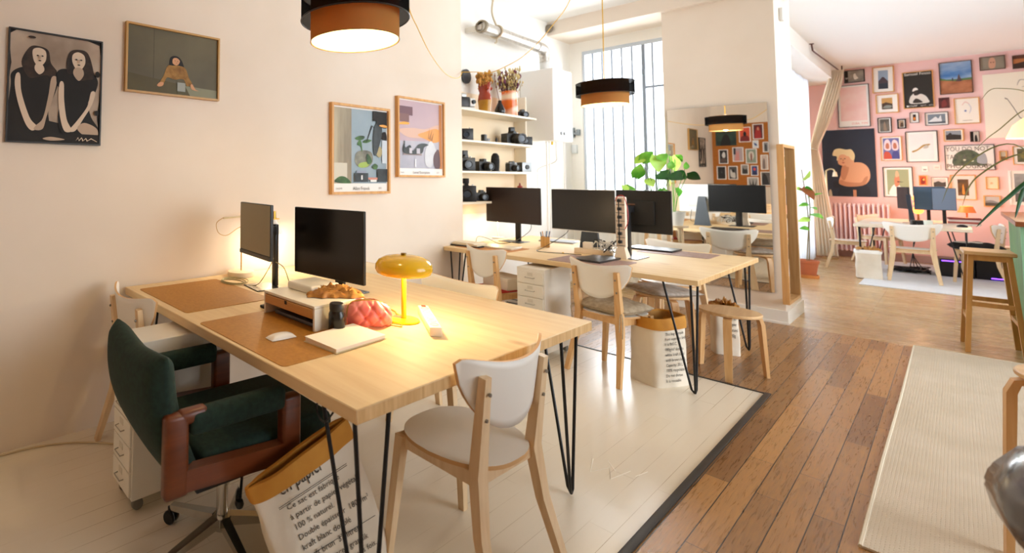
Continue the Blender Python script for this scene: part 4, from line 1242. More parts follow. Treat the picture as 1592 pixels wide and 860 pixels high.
C_('grey photo at the lower right of the corkboard', (.75, .90, 1.45, 1.17), mat('#5a5656', .6), [('s', [(.2, 0), (.4, .7), (.8, .9), (.9, 0)], mat('#222022', .6))])

# ================================================================== PENDANT LAMPS
MESH_BLK = translucent('#141414', '#141414', .1, .28, 'black_mesh')
SHADE_TAN = translucent('#b98a50', '#c28e52', .30, 0, 'tan_shade')
SHADE_IN = translucent('#f2e2b8', '#f0c070', .25, 0, 'cream_lining')
YCORD = mat('#e0ae1c', .5)
BULB = emit('#ffd890', 12, 'bulb_glow')
def pendant(label, x, y, zb, energy, Ro=.25, Ri=.204, oz=.205):
    t = thing('pendant_lamp', label, 'pendant lamp', (x, y, zb), 0)
    def shell(r, z0, z1, m, nm, th=.002, mi=None):
        b = MB(); b.lathe([(r - th, z0), (r, z0), (r, z1), (r - th, z1), (r - th, z0)], 64); return b.build(nm, m, t)
    shell(Ri, 0, .20, SHADE_TAN, 'inner_shade')
    b = MB(); b.lathe([(Ri - .004, .002), (Ri - .004, .198)], 64); b.build('shade_lining', SHADE_IN, t, recalc=False)
    shell(Ro, .085, oz, MESH_BLK, 'outer_shade')
    b = MB(); b.tube([(Ri * math.cos(k * PI / 24), Ri * math.sin(k * PI / 24), 0) for k in range(48)], .0016, None, 6, closed=True); b.build('rim', mat('#54371e', .5), t)
    b = MB()
    for z, r in ((.085, Ro), (oz, Ro)):
        b.tube([(r * math.cos(k * PI / 24), r * math.sin(k * PI / 24), z) for k in range(48)], .0028, None, 6, closed=True)
    b.build('rim', BLACK, t)
    b = MB()
    for k in range(3):
        a = k * 2 * PI / 3 + .4
        b.tube([(0, 0, .185), (Ro * math.cos(a), Ro * math.sin(a), oz - .002)], .002, None, 6)
    b.build('spider', mat('#d8d4cc', .4, .8), t)
    b = MB(); b.lathe([(0, .22), (.02, .22), (.022, .13), (0, .13)], 16); b.build('socket', mat('#efece4', .5), t)
    b = MB(); b.lathe([(0, .055), (.018, .06), (.03, .078), (.03, .09), (.016, .118), (.012, .13), (0, .13)], 20); b.build('bulb', BULB, t)
    b = MB(); b.tube([(0, 0, .22), (0, 0, 3.465 - zb)], .004, None, 8); b.build('cord', YCORD, t)
    point_light('pendant_light', (x, y, zb + .03), energy, WARM, .03)
    return t
pendant('black and tan drum pendant lamp hanging over the near desk, cut by the top edge', 1.473, -.045, 1.925, 9, .212, .174, .19)
pendant('black and tan drum pendant lamp hanging over the shelf-side desk, before the window', 1.105, 3.31, 2.022, 7, .212, .174, .19)
# swag cord: from the first lamp's hook to a hook on the wall corner, on to the second lamp's hook
b = MB()
H = Vector((.012, 2.890, 2.435))
b.tube(spline([(1.44, .02, 3.46), (1.27, .36, 2.72), (1.067, .768, 2.389), (.93, 1.044, 2.308), (.741, 1.422, 2.242), (.499, 1.908, 2.225), (.265, 2.377, 2.274), (.10, 2.72, 2.35), H], 6), .0035, None, 6)
b.tube(spline([H, (.136, 2.933, 2.421), (.255, 2.98, 2.401), (.377, 3.027, 2.442), (.507, 3.077, 2.511), (.633, 3.126, 2.625), (.756, 3.174, 2.783), (.881, 3.223, 2.982), (1.03, 3.27, 3.46)], 6), .0035, None, 6)
tag(b.build('swag_cord', YCORD), 'yellow lamp cord looping from the ceiling to the wall corner by the shelves', 'cable')
b = MB(); b.lathe([(0, 0), (.075, 0), (.08, .006), (.08, .022), (0, .026)], 32, None, T=Matrix.Translation((-.294, 3.41, 2.505)) @ Matrix.Rotation(PI / 2, 4, 'Y'))
tag(b.build('wall_disc', mat('#2e3138', .5)), 'dark round disc on the wall above the top shelf', 'wall fitting')
# brass pendant and its glowing shade at the right edge (far room)
t = thing('brass_pendant', 'brass pendant lamp with a glowing pale shade at the right edge', 'pendant lamp', (3.30, 7.0, 1.80))
b = MB(); b.lathe([(0, 1.67), (.09, 1.67), (.09, 1.64), (0, 1.63)], 24); b.build('canopy', mat('#b08d3c', .3, .9), t)
b = MB(); b.lathe([(.0, .20), (.05, .19), (.11, .12), (.15, 0), (.146, 0), (.105, .11), (.045, .18), (0, .185)], 32); b.build('shade', translucent('#f4ecd8', '#ffe6bc', .5, 0, 'pale_shade'), t)
b = MB(); b.lathe([(0, .03), (.03, .05), (.03, .08), (0, .12)], 14); b.build('bulb', BULB, t)
b = MB(); b.tube([(0, 0, .19), (0, 0, 1.64)], .004, None, 6); b.build('cord', mat('#b08d3c', .4), t)
point_light('far_pendant_light', (3.30, 7.0, 1.80), 12, WARM2, .04)

# ================================================================== SHELVES, BOILER, PIPES
SHELF = mat('#f0e6d2', .5)
for i, (z, nm) in enumerate(((2.07, 'topmost of the four wall shelves, carrying vases and a camera'), (1.752, 'second wall shelf from the top, carrying black cameras'), (1.44, 'third wall shelf from the top, carrying cameras and a lens'), (1.128, 'lowest wall shelf, half hidden by the desk monitor'))):
    b = MB(); b.box(-.296, -.012, 2.896, 4.40, z, z + .022, None, .002, seg=1)
    o = tag(b.build('wall_shelf', SHELF), nm, 'shelf')
b = MB(); b.box(-.296, -.15, 4.41, 4.44, 1.0, 2.36, None, .003); tag(b.build('shelf_upright', SHELF), 'white upright board at the right end of the wall shelves', 'upright')

bl = thing('boiler', 'white wall-mounted gas boiler beside the window', 'boiler', (0, 0, 0))
b = MB(); b.box(-.296, .10, 4.57, 5.05, 1.84, 2.70, None, .012, seg=3); b.build('casing', mat('#f1f1ef', .35), bl)
b = MB(); b.box(.10, .104, 4.60, 5.02, 1.845, 1.99, None, .002); b.build('control_flap', mat('#e4e5e4', .4), bl)
b = MB()
for y in (4.74, 4.82): b.lathe([(0, 0), (.022, 0), (.02, .012), (0, .014)], 16, None, T=Matrix.Translation((.104, y, 1.93)) @ Matrix.Rotation(PI / 2, 4, 'Y'))
b.build('dial', mat('#8a8d90', .5), bl)
b = MB(); b.tube([(-.1, 4.81, 2.69), (-.1, 4.81, 2.82)], .062, None, 20); b.build('flue_collar', mat('#dcdcda', .4), bl)
ALU = blotch('#b4b0a8', '#dcd8d2', 30, .38, (1, 6, 1), bump=.2, name='flue_metal'); ALU.node_tree.nodes['Principled BSDF'].inputs['Metallic'].default_value = .7
fp = thing('flue_pipe', 'silver flue pipe running from the wall above the shelves down into the boiler', 'pipe', (0, 0, 0))
b = MB(); b.tube([(-.1, 3.44, 3.02), (-.1, 4.62, 2.995)], .058, None, 24); b.build('straight_pipe', ALU, fp)
b = MB(); b.tube(spline([(-.1, 4.60, 2.995), (-.1, 4.74, 2.985), (-.1, 4.80, 2.93), (-.1, 4.81, 2.82)], 6), .064, None, 24); b.build('elbow', ALU, fp)
b = MB(); b.lathe([(.052, -.02), (.068, -.02), (.072, 0), (.068, .02), (.052, .02)], 24, None, T=Matrix.Translation((-.1, 3.43, 3.02)) @ Matrix.Rotation(PI / 2, 4, 'X')); b.build('end_ring', mat('#8f8471', .5, .3), fp)
b = MB(); b.box(-.296, -.1, 3.43, 3.47, 2.99, 3.05, None, .004); b.build('wall_bracket', mat('#dcd8d0', .5), fp)
b = MB()
b.tube([(-.1 + .068 * math.cos(k * PI / 8), 3.72, 3.014 + .068 * math.sin(k * PI / 8)) for k in range(16)], .012, None, 6, closed=True)
b.tube(spline([(-.1, 3.72, 3.08), (-.14, 3.70, 3.25), (-.12, 3.72, 3.46)], 5), .012, None, 6)
b.tube(spline([(-.1, 3.72, 2.945), (-.08, 3.68, 2.88), (-.05, 3.60, 2.86)], 4), .008, None, 6)
b.build('rope_hanger', mat('#cdbfa6', .9), fp)
wp = thing('heating_pipes', 'white copper pipes running down the wall below the boiler', 'pipes', (0, 0, 0))
for (x, y) in ((-.03, 4.66), (-.03, 4.73), (-.03, 4.90), (.03, 4.98)):
    b = MB(); b.tube(spline([(x, y, 1.84), (x, y, 1.70), (x - .02, y + .02, 1.60), (x - .22, y + .02, 1.52), (-.27, y + .02, 1.40), (-.27, y + .02, .8)], 4) if x < 0 and y > 4.8 else [(x, y, 1.84), (x, y, 0)], .011, None, 8); b.build('pipe', mat('#ecebe8', .4), wp)
b = MB(); b.cyl((-.03, 4.80, 1.84), (-.03, 4.80, 1.80), .012); b.build('valve', mat('#d8b13c', .4, .5), wp)
b = MB(); b.cyl((-.26, 5.285, 3.375), (-.26, 5.255, 3.375), .045); b.tube([(-.26 + .05 * math.cos(k * PI / 10), 5.27, 3.375 + .05 * math.sin(k * PI / 10)) for k in range(20)], .009, None, 6, closed=True)
tag(b.build('vent_ring', mat('#8b7f70', .6)), 'small round vent ring at the left end of the beam', 'vent')
tv = thing('thermostat_valve', 'small grey valve and box on the wall left of the window', 'valve', (0, 0, 0))
b = MB(); b.box(-.28, -.25, 5.90, 5.95, 1.96, 2.10, None, .004); b.box(-.25, -.20, 5.88, 5.95, 2.0, 2.03); b.box(-.21, -.18, 5.88, 5.95, 1.99, 2.07, None, .005); b.build('valve_body', mat('#8c9294', .5, .4), tv)
b = MB(); b.box(-.29, -.22, 5.91, 5.95, 1.74, 1.86, None, .006); b.build('sensor_box', mat('#d3d6d6', .5), tv)
b = MB(); b.box(1.847, 1.875, 5.62, 5.70, 3.02, 3.15, None, .006); tag(b.build('wall_sensor', mat('#d9d6d0', .5)), 'small white sensor box high on the end of the pier wall', 'sensor')

# --- things on the shelves
CBLK = mat('#151516', .4); CSIL = mat('#c8c8c4', .3, .6); CGRY = mat('#8b8d90', .4)
def camera_thing(label, x, y, z, rz, w=.13, h=.085, d=.055, lens=.035, ll=.06, top=None, K_=1.25, body=None, hump=True, flash=False, bellows=False):
    t = thing('camera', label, 'camera', (x, y, z), rz)
    w, h, d, lens, ll = w * K_, h * K_, d * K_, lens * K_, ll * K_
    b = MB(); b.box(-w / 2, w / 2, -d / 2, d / 2, 0, h, None, .006); b.build('body', body or CBLK, t)
    if top:
        b = MB(); b.box(-w / 2 + .002, w / 2 - .002, -d / 2 + .003, d / 2 - .003, h, h + .014, None, .003); b.build('top_plate', top, t)
    if hump:
        b = MB(); b.prism([(-.022, h), (.022, h), (.014, h + .028), (-.014, h + .028)], -d / 2, d / 2 - .01, None); b.build('viewfinder', body or CBLK, t)
    if lens:
        b = MB(); R_ = Matrix.Translation((0, -d / 2, h * .48)) @ Matrix.Rotation(PI / 2, 4, 'X')
        b.lathe([(0, 0), (lens, 0), (lens, ll * .4), (lens * .9, ll * .45), (lens * .9, ll), (lens * .7, ll), (lens * .6, ll - .008), (0, ll - .008)], 24, None, T=R_); lo = b.build('lens', CBLK, t)
        b = MB(); b.lathe([(0, ll - .006), (lens * .6, ll - .006)], 20, None, T=R_); b.build('lens_glass', mat('#39424d', .08), lo)
    if flash:
        b = MB(); b.box(-.03, .03, -.02, .02, h + .02, h + .075, None, .005); b.box(-.012, .012, -.01, .01, h, h + .02); b.build('flash', CBLK, t)
    b = MB(); b.cyl((w * .35, 0, h), (w * .35, 0, h + .014), .008); b.build('shutter_button', CSIL, t)
    return t
S1, S2, S3, S4 = 2.092, 1.774, 1.462, 1.150
t = thing('instant_camera', 'silver and black vintage camera at the left end of the top shelf', 'camera', (-.13, 3.16, S1), R(75))
b = MB(); b.box(-.085, .085, -.05, .06, .0, .035, None, .01); b.build('base', CSIL, t)
b = MB(); b.box(-.085, .02, -.045, .055, .035, .135, None, .006); b.build('body', CBLK, t)
b = MB(); b.box(.02, .085, -.05, .05, .04, .125, None, .006); b.build('front_panel', mat('#e6e6e2', .4), t)
b = MB(); b.lathe([(0, 0), (.022, 0), (.02, .02), (.012, .022), (0, .018)], 20, None, T=Matrix.Translation((.055, -.05, .085)) @ Matrix.Rotation(PI / 2, 4, 'X')); b.build('lens', CBLK, t)
b = MB(); b.box(-.07, -.01, -.03, .04, .135, .175, None, .006); b.build('viewfinder', CSIL, t)
# torso vase with dried grass
tv = thing('torso_vase', 'red and amber glass vase shaped like a torso on the top shelf, holding dried grass', 'vase', (-.13, 3.515, S1))
REDG = blotch('#8c2f1c', '#b0482a', 5, .2, name='red_glass'); AMB = blotch('#a8741c', '#c99432', 8, .25, name='amber_glass')
prof = [(0, 0), (.055, 0), (.062, .03), (.068, .09), (.074, .14), (.066, .19), (.055, .225), (.066, .26), (.068, .30), (.060, .335), (.050, .337)]
b = MB(); b.lathe(prof, 32, None, sy=.8)
b.mats = [REDG, AMB]
for f in b.bm.faces: f.material_index = 1 if f.calc_center_median().z < .12 else 0
o = b.build('vase_body', None, tv)
b = MB()
for s in (-1, 1):
    b.lathe([(0, -.022), (.016, -.014), (.022, 0), (.016, .014), (0, .022)], 14, None, (.052, s * .03, .265))
b.build('bust', REDG, tv)
def sprays(name, n, z0, h, spread, m, parent, head=None, hm=None, thick=.0015, hr=.012, seed=1, base=.03):
    rnd = random.Random(seed)
    b = MB(); hb = MB()
    for k in range(n):
        a = rnd.uniform(0, 2 * PI); s = rnd.uniform(.2, 1) * spread; hh = h * rnd.uniform(.6, 1)
        p0 = Vector((math.cos(a) * base * rnd.random(), math.sin(a) * base * rnd.random(), z0))
        p2 = Vector((math.cos(a) * s, math.sin(a) * s, z0 + hh))
        p1 = lerp(p0, p2, .5) + Vector((0, 0, hh * .08))
        b.tube([p0, p1, p2], thick, None, 4)
        r = hr * rnd.uniform(.6, 1.2)
        T = Matrix.Translation(p2)
        hb.lathe([(0, -r * 2), (r * .8, -r), (r, 0), (r * .6, r), (0, r * 1.6)], 6, None, T=T, smooth=True)
        for q in range(3):
            f = rnd.uniform(.55, .95)
            p = lerp(p0, p2, f) + Vector((rnd.uniform(-1, 1), rnd.uniform(-1, 1), rnd.uniform(-1, 1))) * hr
            hb.lathe([(0, -r), (r * .6, 0), (0, r)], 5, None, tuple(p))
    b.build(name, m, parent)['kind'] = 'stuff'
    hb.build(head or 'seed_heads', hm or m, parent)['kind'] = 'stuff'
dg = thing('dried_grass', 'bunch of brown and orange dried grass in the red torso vase', 'dried flowers', (-.13, 3.515, S1))
sprays('stems', 90, .20, .235, .085, mat('#8a6a34', .8), dg, 'seed_heads', blotch('#a8803a', '#d99a4c', 30, .8, name='dry_heads'), hr=.015, seed=3)
ov = thing('cylinder_vase', 'orange and white glossy cylinder vase on the top shelf', 'vase', (-.12, 4.005, S1))
b = MB(); b.lathe([(0, 0), (.082, 0), (.084, .005), (.084, .288), (.078, .288), (.078, .01), (0, .01)], 40)
ORV = bpy.data.materials.new('orange_glaze'); ORV.use_nodes = True
_n = ORV.node_tree; _b = _n.nodes['Principled BSDF']; _b.inputs['Roughness'].default_value = .15
_t = _n.nodes.new('ShaderNodeTexCoord'); _m = _n.nodes.new('ShaderNodeMapping'); _m.inputs['Scale'].default_value = (2, 2, 6.2)
_w = _n.nodes.new('ShaderNodeTexNoise'); _w.inputs['Scale'].default_value = 1.6; _w.inputs['Detail'].default_value = 0
_c = _n.nodes.new('ShaderNodeValToRGB'); _c.color_ramp.elements[0].position = .42; _c.color_ramp.elements[1].position = .6
_c.color_ramp.elements[0].color = lin('#e8702a'); _c.color_ramp.elements[1].color = lin('#f6dcc0')
_n.links.new(_t.outputs['Object'], _m.inputs[0]); _n.links.new(_m.outputs[0], _w.inputs['Vector']); _n.links.new(_w.outputs['Fac'], _c.inputs[0]); _n.links.new(_c.outputs[0], _b.inputs['Base Color'])
b.build('vase_body', ORV, ov)
df = thing('dried_flowers', 'bunch of purple and straw dried flowers in the orange vase', 'dried flowers', (-.12, 4.005, S1))
sprays('straw_stems', 60, .10, .46, .15, mat('#a8945c', .8), df, 'straw_heads', mat('#d0bc80', .8), hr=.013, seed=5, base=.04)
sprays('purple_stems', 40, .10, .42, .13, mat('#7c6a40', .8), df, 'purple_heads', mat('#6c3450', .8), hr=.015, seed=9, base=.04)
bv = thing('bottle_vase', 'small black bottle vase with a thin dried branch on the top shelf', 'vase', (-.12, 3.80, S1))
b = MB(); b.lathe([(0, 0), (.038, 0), (.055, .03), (.054, .06), (.036, .105), (.020, .14), (.018, .165), (.012, .165), (.010, .14), (0, .13)], 28, None); b.build('vase_body', mat('#16181b', .25), bv)
br = thing('dried_branch', 'thin reddish branch standing in the small black bottle vase', 'branch', (-.12, 3.80, S1))
b = MB(); b.tube(spline([(0, 0, .14), (-.01, -.03, .26), (.0, -.09, .38), (.01, -.11, .46)], 5), .003, None, 6)
for p in ((-.003, -.06, .31), (0, -.085, .37), (.004, -.10, .43)): b.lathe([(0, -.018), (.009, 0), (0, .018)], 8, None, p)
b.build('twig', mat('#7a3a24', .8), br)
camera_thing('small black camera lying at the right end of the top shelf', -.12, 4.27, S1, R(60), .10, .06, .05, .03, .045)
camera_thing('black instant camera with a pink front at the left of the second shelf', -.13, 3.13, S2, R(50), .13, .10, .07, .03, .03, hump=False, flash=False)
t = thing('lens_cap_pair', 'small black box and lens standing near the left of the second shelf', 'camera part', (-.12, 3.48, S2))
b = MB(); b.box(-.02, .02, -.03, .025, 0, .085, None, .004); b.build('box', CBLK, t)
b = MB(); b.lathe([(0, 0), (.022, 0), (.024, .045), (0, .045)], 18, None, (0, .065, 0)); b.build('lens', CGRY, t)
b = MB(); b.lathe([(0, 0), (.012, 0), (.013, .05), (.006, .055), (.006, .07), (0, .07)], 16, None, (-.12, 3.72, S2)); tag(b.build('film_canister', CBLK), 'tiny film canister in the middle of the second shelf', 'film canister')
camera_thing('large black camera with a raised flash on the second shelf', -.12, 4.04, S2, R(70), .17, .10, .08, .05, .09, flash=True)
camera_thing('black folding camera at the right end of the second shelf', -.12, 4.29, S2, R(45), .14, .08, .08, .03, .05, hump=True)
camera_thing('black camera with a tilted hood at the left of the third shelf', -.13, 3.13, S3, R(60), .15, .11, .08, .04, .04, flash=True)
camera_thing('black reflex camera with a strap on the third shelf', -.12, 3.44, S3, R(78), .13, .085, .06, .035, .07)
t = thing('zoom_lens', 'tall black furry microphone-like lens standing on the third shelf', 'lens', (-.12, 3.69, S3))
b = MB(); b.lathe([(0, 0), (.035, 0), (.042, .05), (.045, .12), (.040, .17), (.022, .20), (0, .205)], 20, None); b.build('barrel', blotch('#0f0f10', '#26262a', 60, .9, name='black_fur'), t)
b = MB(); b.lathe([(0, .0), (.048, .0), (.048, .012), (0, .012)], 20, None); b.build('base_ring', CBLK, t)
camera_thing('small grey and black camera on the third shelf', -.12, 4.02, S3, R(80), .10, .075, .05, .028, .05, top=CGRY)
t = thing('box_camera', 'black and silver box camera at the right end of the third shelf', 'camera', (-.12, 4.29, S3), R(70))
b = MB(); b.box(-.065, .065, -.05, .06, 0, .115, None, .004); b.build('body', CBLK, t)
b = MB(); b.box(-.065, .065, -.054, -.05, 0, .115, None, .002); b.build('front_plate', mat('#a9aeb2', .35, .4), t)
b = MB(); b.lathe([(0, 0), (.028, 0), (.026, .01), (0, .01)], 20, None, T=Matrix.Translation((0, -.054, .06)) @ Matrix.Rotation(PI / 2, 4, 'X')); b.build('lens', CBLK, t)
camera_thing('big black camera leaning at the left of the lowest shelf', -.13, 3.15, S4, R(40), .15, .13, .09, .045, .05, flash=True)
camera_thing('small black camera next to the big one on the lowest shelf', -.13, 3.42, S4, R(60), .11, .07, .05, .03, .05)
b = MB(); b.box(-.09, -.05, 3.78, 3.93, S4, S4 + .14, None, .003); o = tag(b.build('instruction_card', mat('#eceff2', .6)), 'white card with a blue line standing above the shelf-side monitor', 'card')
b = MB(); b.box(-.0488, -.048, 3.80, 3.91, S4 + .085, S4 + .10); b.build('printed_line', mat('#3a5a94', .6), o)
b = MB(); b.lathe([(0, 0), (.05, 0), (.062, .03), (.06, .10), (.04, .13), (.028, .135), (.03, .15), (.010, .16), (.008, .185), (0, .19)], 28, None, (-.12, 4.20, S4)); tag(b.build('lamp_dome_jar', mat('#8c2c28', .4)), 'dark red lamp dome modelled as a lidded jar, its top showing over the monitor', 'jar')  # red lamp dome, built here as a closed jar

# ================================================================== THINGS ON THE NEAR DESK
DT = .75
TAN = blotch('#a8701f', '#b57d2b', 70, .55, name='tan_leather')
MAUVE = blotch('#8f6f66', '#a3857b', 50, .6, name='mauve_leather')
def desk_mat(label, x0, x1, y0, y1, m, z=DT):
    b = MB(); r = .02
    poly = []
    for cx, cy, a in ((x1 - r, y0 + r, -90), (x1 - r, y1 - r, 0), (x0 + r, y1 - r, 90), (x0 + r, y0 + r, 180)):
        for k in range(5):
            t_ = R(a + k * 22.5); poly.append((cx + r * math.cos(t_), cy + r * math.sin(t_)))
    b.slab(poly, z, z + .0025)
    return tag(b.build('desk_mat', m), label, 'desk mat')
desk_mat('tan leather desk mat at the wall end of the near desk, empty', .125, .728, -.395, .095, TAN)
desk_mat('tan leather desk mat under the white mouse and notebook', .90, 1.515, -.418, .075, TAN)
DTM = DT + .0025

def monitor(label, x, y, rz, w, h, zc, pole_y, base, pole=(.03, .012), screen=None, back=None, z=DT, chin=0, foot_c=None, poly_base=None, tri=False, base_h=.006, pole_top=None, logo=False):
    """panel faces local -Y; the stand is behind"""
    t = thing('monitor', label, 'monitor', (x, y, z), rz)
    bz = back or mat('#141414', .45)
    z0, z1 = zc - h / 2 - z, zc + h / 2 - z
    b = MB(); b.box(-w / 2, w / 2, 0, .020, z0, z1, None, .003, seg=1); b.build('housing', bz, t)
    b = MB(); b.box(-w * .3, w * .3, .020, .040, z0 + h * .2, z1 - h * .25, None, .006); b.build('back_cover', bz, t)
    b = MB(); b.box(-w / 2 + .004, w / 2 - .004, -.0012, .0, z0 + .006 + chin, z1 - .004); b.build('screen', screen or mat('#14110f', .28), t)
    if chin:
        b = MB(); b.box(-w / 2 + .001, w / 2 - .001, -.003, 0, z0 + .001, z0 + chin); b.build('lower_bezel', mat('#3a362e', .4), t)
    pc = mat('#1c1c1e', .35) if not foot_c else foot_c
    pt = pole_top if pole_top is not None else zc - z + .03
    if tri:
        b = MB(); b.prism([(-.085, .004), (.085, .004), (.035, pt), (-.035, pt)], pole_y, pole_y + .03); b.build('stand', pc, t)
    else:
        b = MB(); b.box(-pole[0], pole[0], pole_y, pole_y + pole[1] * 2, .004, pt, None, .003); b.build('stand', pc, t)
    b = MB(); b.box(-.03, .03, .020, pole_y + .005, pt - .06, pt - .01, None, .003); b.build('mount', pc, t)
    bx0, bx1, by0, by1 = base
    b = MB(); b.box(bx0, bx1, by0, by1, 0, base_h, None, .002, seg=1); b.build('base', pc, t)
    return t
SCR_REFL = mat('#8d8468', .45); SCR_D = mat('#100d0b', .25); SCR_B = mat('#2a1d18', .3)  # first colour is pale to hold the angled monitor's reflection
monitor('small monitor seen at an angle with a painted pale screen reflection, by the left wall', .470, .150, R(-8), .40, .305, 1.0815, .125, (-.10, .09, -.02, .14), (.020, .012), SCR_REFL, chin=.022, pole_top=.36)
monitor('square-looking black monitor standing behind the wooden riser on the near desk', .820, .392, R(5), .515, .375, 1.026, .10, (-.12, .12, .02, .22), (.03, .012), SCR_D, pole_top=.22)
# white wall-side lamp with horizontal arm
dl = thing('desk_lamp', 'white desk lamp with a brass cross arm behind the small angled monitor', 'lamp', (.115, .285, DT))
WHS = mat('#e9e6de', .4)
BRS = mat('#b98a3a', .3, .9)
b = MB(); b.lathe([(0, 0), (.085, 0), (.088, .008), (.085, .03), (.02, .034), (0, .034)], 32); b.build('base', mat('#e6d9bd', .5), dl)
b = MB(); b.tube([(0, 0, .03), (0, 0, .385)], .004, None, 8); b.build('stem', BRS, dl)
b = MB(); b.tube([(0, -.135, .375), (0, .235, .385)], .006, None, 8); b.build('cross_arm', mat('#d8c8a0', .4), dl)
b = MB(); b.lathe([(.016, .10), (.022, .085), (.050, .03), (.064, 0), (.062, 0), (.048, .03), (.018, .085)], 28, None, (0, .255, .255)); b.build('shade', WHS, dl)
b = MB(); b.lathe([(0, .05), (.016, .05), (.018, 0), (0, 0)], 14, None, (0, .255, .355)); b.box(-.02, .02, .225, .29, .35, .357); b.build('socket', BRS, dl)
b = MB(); b.lathe([(0, -.02), (.018, 0), (0, .03)], 14, None, (0, .255, .285)); b.build('bulb', BULB, dl)
b = MB(); b.tube(spline([(0, -.135, .378), (0, -.185, .345), (0, -.17, .285), (0, -.11, .265), (0, -.03, .305), (0, .06, .335), (0, .16, .35)], 6), .0022, None, 6); b.build('cord', mat('#c9a25c', .6), dl)
point_light('desk_lamp_light', (.115, .54, DT + .245), 5.0, WARM2, .025)
b = MB()
for k in range(3):
    b.tube([(.265 + (.085 + .006 * k) * math.cos(a * PI / 12), .13 + (.06 + .006 * k) * math.sin(a * PI / 12) + .01 * k, DT + .004 + .004 * k) for a in range(24)], .0028, None, 6, closed=True)
b.tube(spline([(.40, .16, DT + .005), (.46, .19, DT + .02), (.50, .24, DT + .12), (.52, .25, DT + .17)], 5), .0026, None, 6)
b.tube(spline([(.545, .25, DT + .15), (.60, .27, DT + .12), (.66, .28, DT + .02), (.70, .34, DT + .005)], 5), .0026, None, 6)
tag(b.build('cable_coil', mat('#a89c70', .6)), 'loosely coiled cable lying beside the foot of the angled monitor', 'cable')

rs = thing('monitor_riser', 'white monitor riser with a bamboo drawer front and open lower bay', 'riser', (.926, -.094, DTM))
RW = mat('#eae3d4', .45)
b = MB(); b.box(0, .365, 0, .29, .092, .104, None, .002, seg=1); b.build('top_board', RW, rs)
for x in (0, .353):
    b = MB(); b.box(x, x + .012, .002, .29, 0, .092, None, .001, seg=1); b.build('side_panel', RW, rs)
b = MB(); b.box(.012, .353, .27, .29, 0, .092); b.build('back_panel', RW, rs)
b = MB(); b.box(.013, .352, -.003, .26, .050, .089, None, .002, seg=1); dr = b.build('drawer', wood('#b98243', '#cf9a5a', 'x', 5, .45, name='bamboo'), rs)
b = MB(); b.box(.165, .182, -.0045, -.003, .074, .0895, None, .001); b.build('finger_notch', K, dr)
b = MB(); b.box(.966, 1.255, -.06, .13, DTM + .001, DTM + .018, None, .004); tag(b.build('laptop', mat('#62646a', .4, .5)), 'grey closed laptop stored in the bay of the white riser', 'laptop')
RT = DTM + .104
b = MB(); b.box(.955, 1.135, .02, .195, RT, RT + .036, None, .010, seg=3); o = tag(b.build('external_drive', mat('#dfd9cb', .45)), 'flat white electronic box on top of the riser', 'device')
# crumpled kraft paper
rnd = random.Random(4)
from mathutils import noise
tb = bmesh.new(); n_ = 40
V_ = []
for i in range(n_ + 1):
    row = []
    for j in range(n_ + 1):
        u, v = -1 + 2 * i / n_, -1 + 2 * j / n_
        e = max(0, 1 - (abs(u) ** 2.4)) ** .5 * max(0, 1 - abs(v) ** 2.4) ** .5
        nz = noise.noise(Vector((u * 3.1, v * 4.5, 1.7))) + .5 * noise.noise(Vector((u * 8, v * 9, 4)))
        row.append(tb.verts.new((u * .125 * (1 + .08 * nz), v * .075 * (1 + .2 * noise.noise(Vector((u * 3, v * 2, 9)))), max(.001, .003 + e * (.014 + .034 * abs(noise.noise(Vector((u * 3.4, v * 4.2, 3)))) + .014 * abs(noise.noise(Vector((u * 9, v * 11, 5)))) + .010 * (1 - abs(u)))))))
    V_.append(row)
for i in range(n_):
    for j in range(n_): tb.faces.new((V_[i][j], V_[i + 1][j], V_[i + 1][j + 1], V_[i][j + 1]))
b = MB(); b.merge(tb, None, Matrix.Translation((1.185, .118, RT)) @ Matrix.Rotation(R(52), 4, 'Z'), False)
KRAFT = blotch('#96601c', '#b57f34', 16, .6, name='kraft_paper')
b.mats = [KRAFT]; tag(b.build('crumpled_paper', None), 'crumpled piece of brown kraft paper on the riser', 'paper')
jr = thing('dark_jar', 'black screw-top jar standing at the right end of the riser', 'jar', (1.335, -.010, DTM))
b = MB(); b.lathe([(0, 0), (.030, 0), (.034, .006), (.034, .072), (.028, .086), (0, .086)], 28); b.build('body', blotch('#120f0b', '#1f1a14', 30, .25, name='dark_glass'), jr)
b = MB(); b.lathe([(0, .086), (.029, .086), (.030, .090), (.030, .112), (.027, .116), (0, .116)], 28); b.build('lid', mat('#1a1613', .5), jr)
# pink quilted pouch
tb = bmesh.new(); NU, NV = 44, 26
def pouch(u, v, s):
    x = -1 + 2 * u; zz = v
    w = .098 * (1 - .10 * zz ** 2 + .04 * math.sin(zz * 3)) * (1 - .1 * (zz > .9))
    th = .048 * (max(0, 1 - abs(x) ** 3)) ** .5 * (max(0, math.sin(PI * min(1, .12 + .83 * zz)))) ** .6
    q = .5 + .5 * math.cos((x * 3.2 + zz * 2.7) * PI); q2 = .5 + .5 * math.cos((x * 3.2 - zz * 2.7) * PI)
    puff = -.010 * (q ** 6 + q2 ** 6) + .008
    hgt = .108 * (1 - .28 * max(0, x - .3) - .12 * max(0, -x - .5))
    return (x * w, s * (max(.002, th + puff * (th / .048))), zz * hgt + .001)
for s in (1, -1):
    V_ = [[tb.verts.new(pouch(i / NU, j / NV, s)) for j in range(NV + 1)] for i in range(NU + 1)]
    for i in range(NU):
        for j in range(NV): tb.faces.new((V_[i][j], V_[i + 1][j], V_[i + 1][j + 1], V_[i][j + 1]))
b = MB(); b.merge(tb, None, None, True)
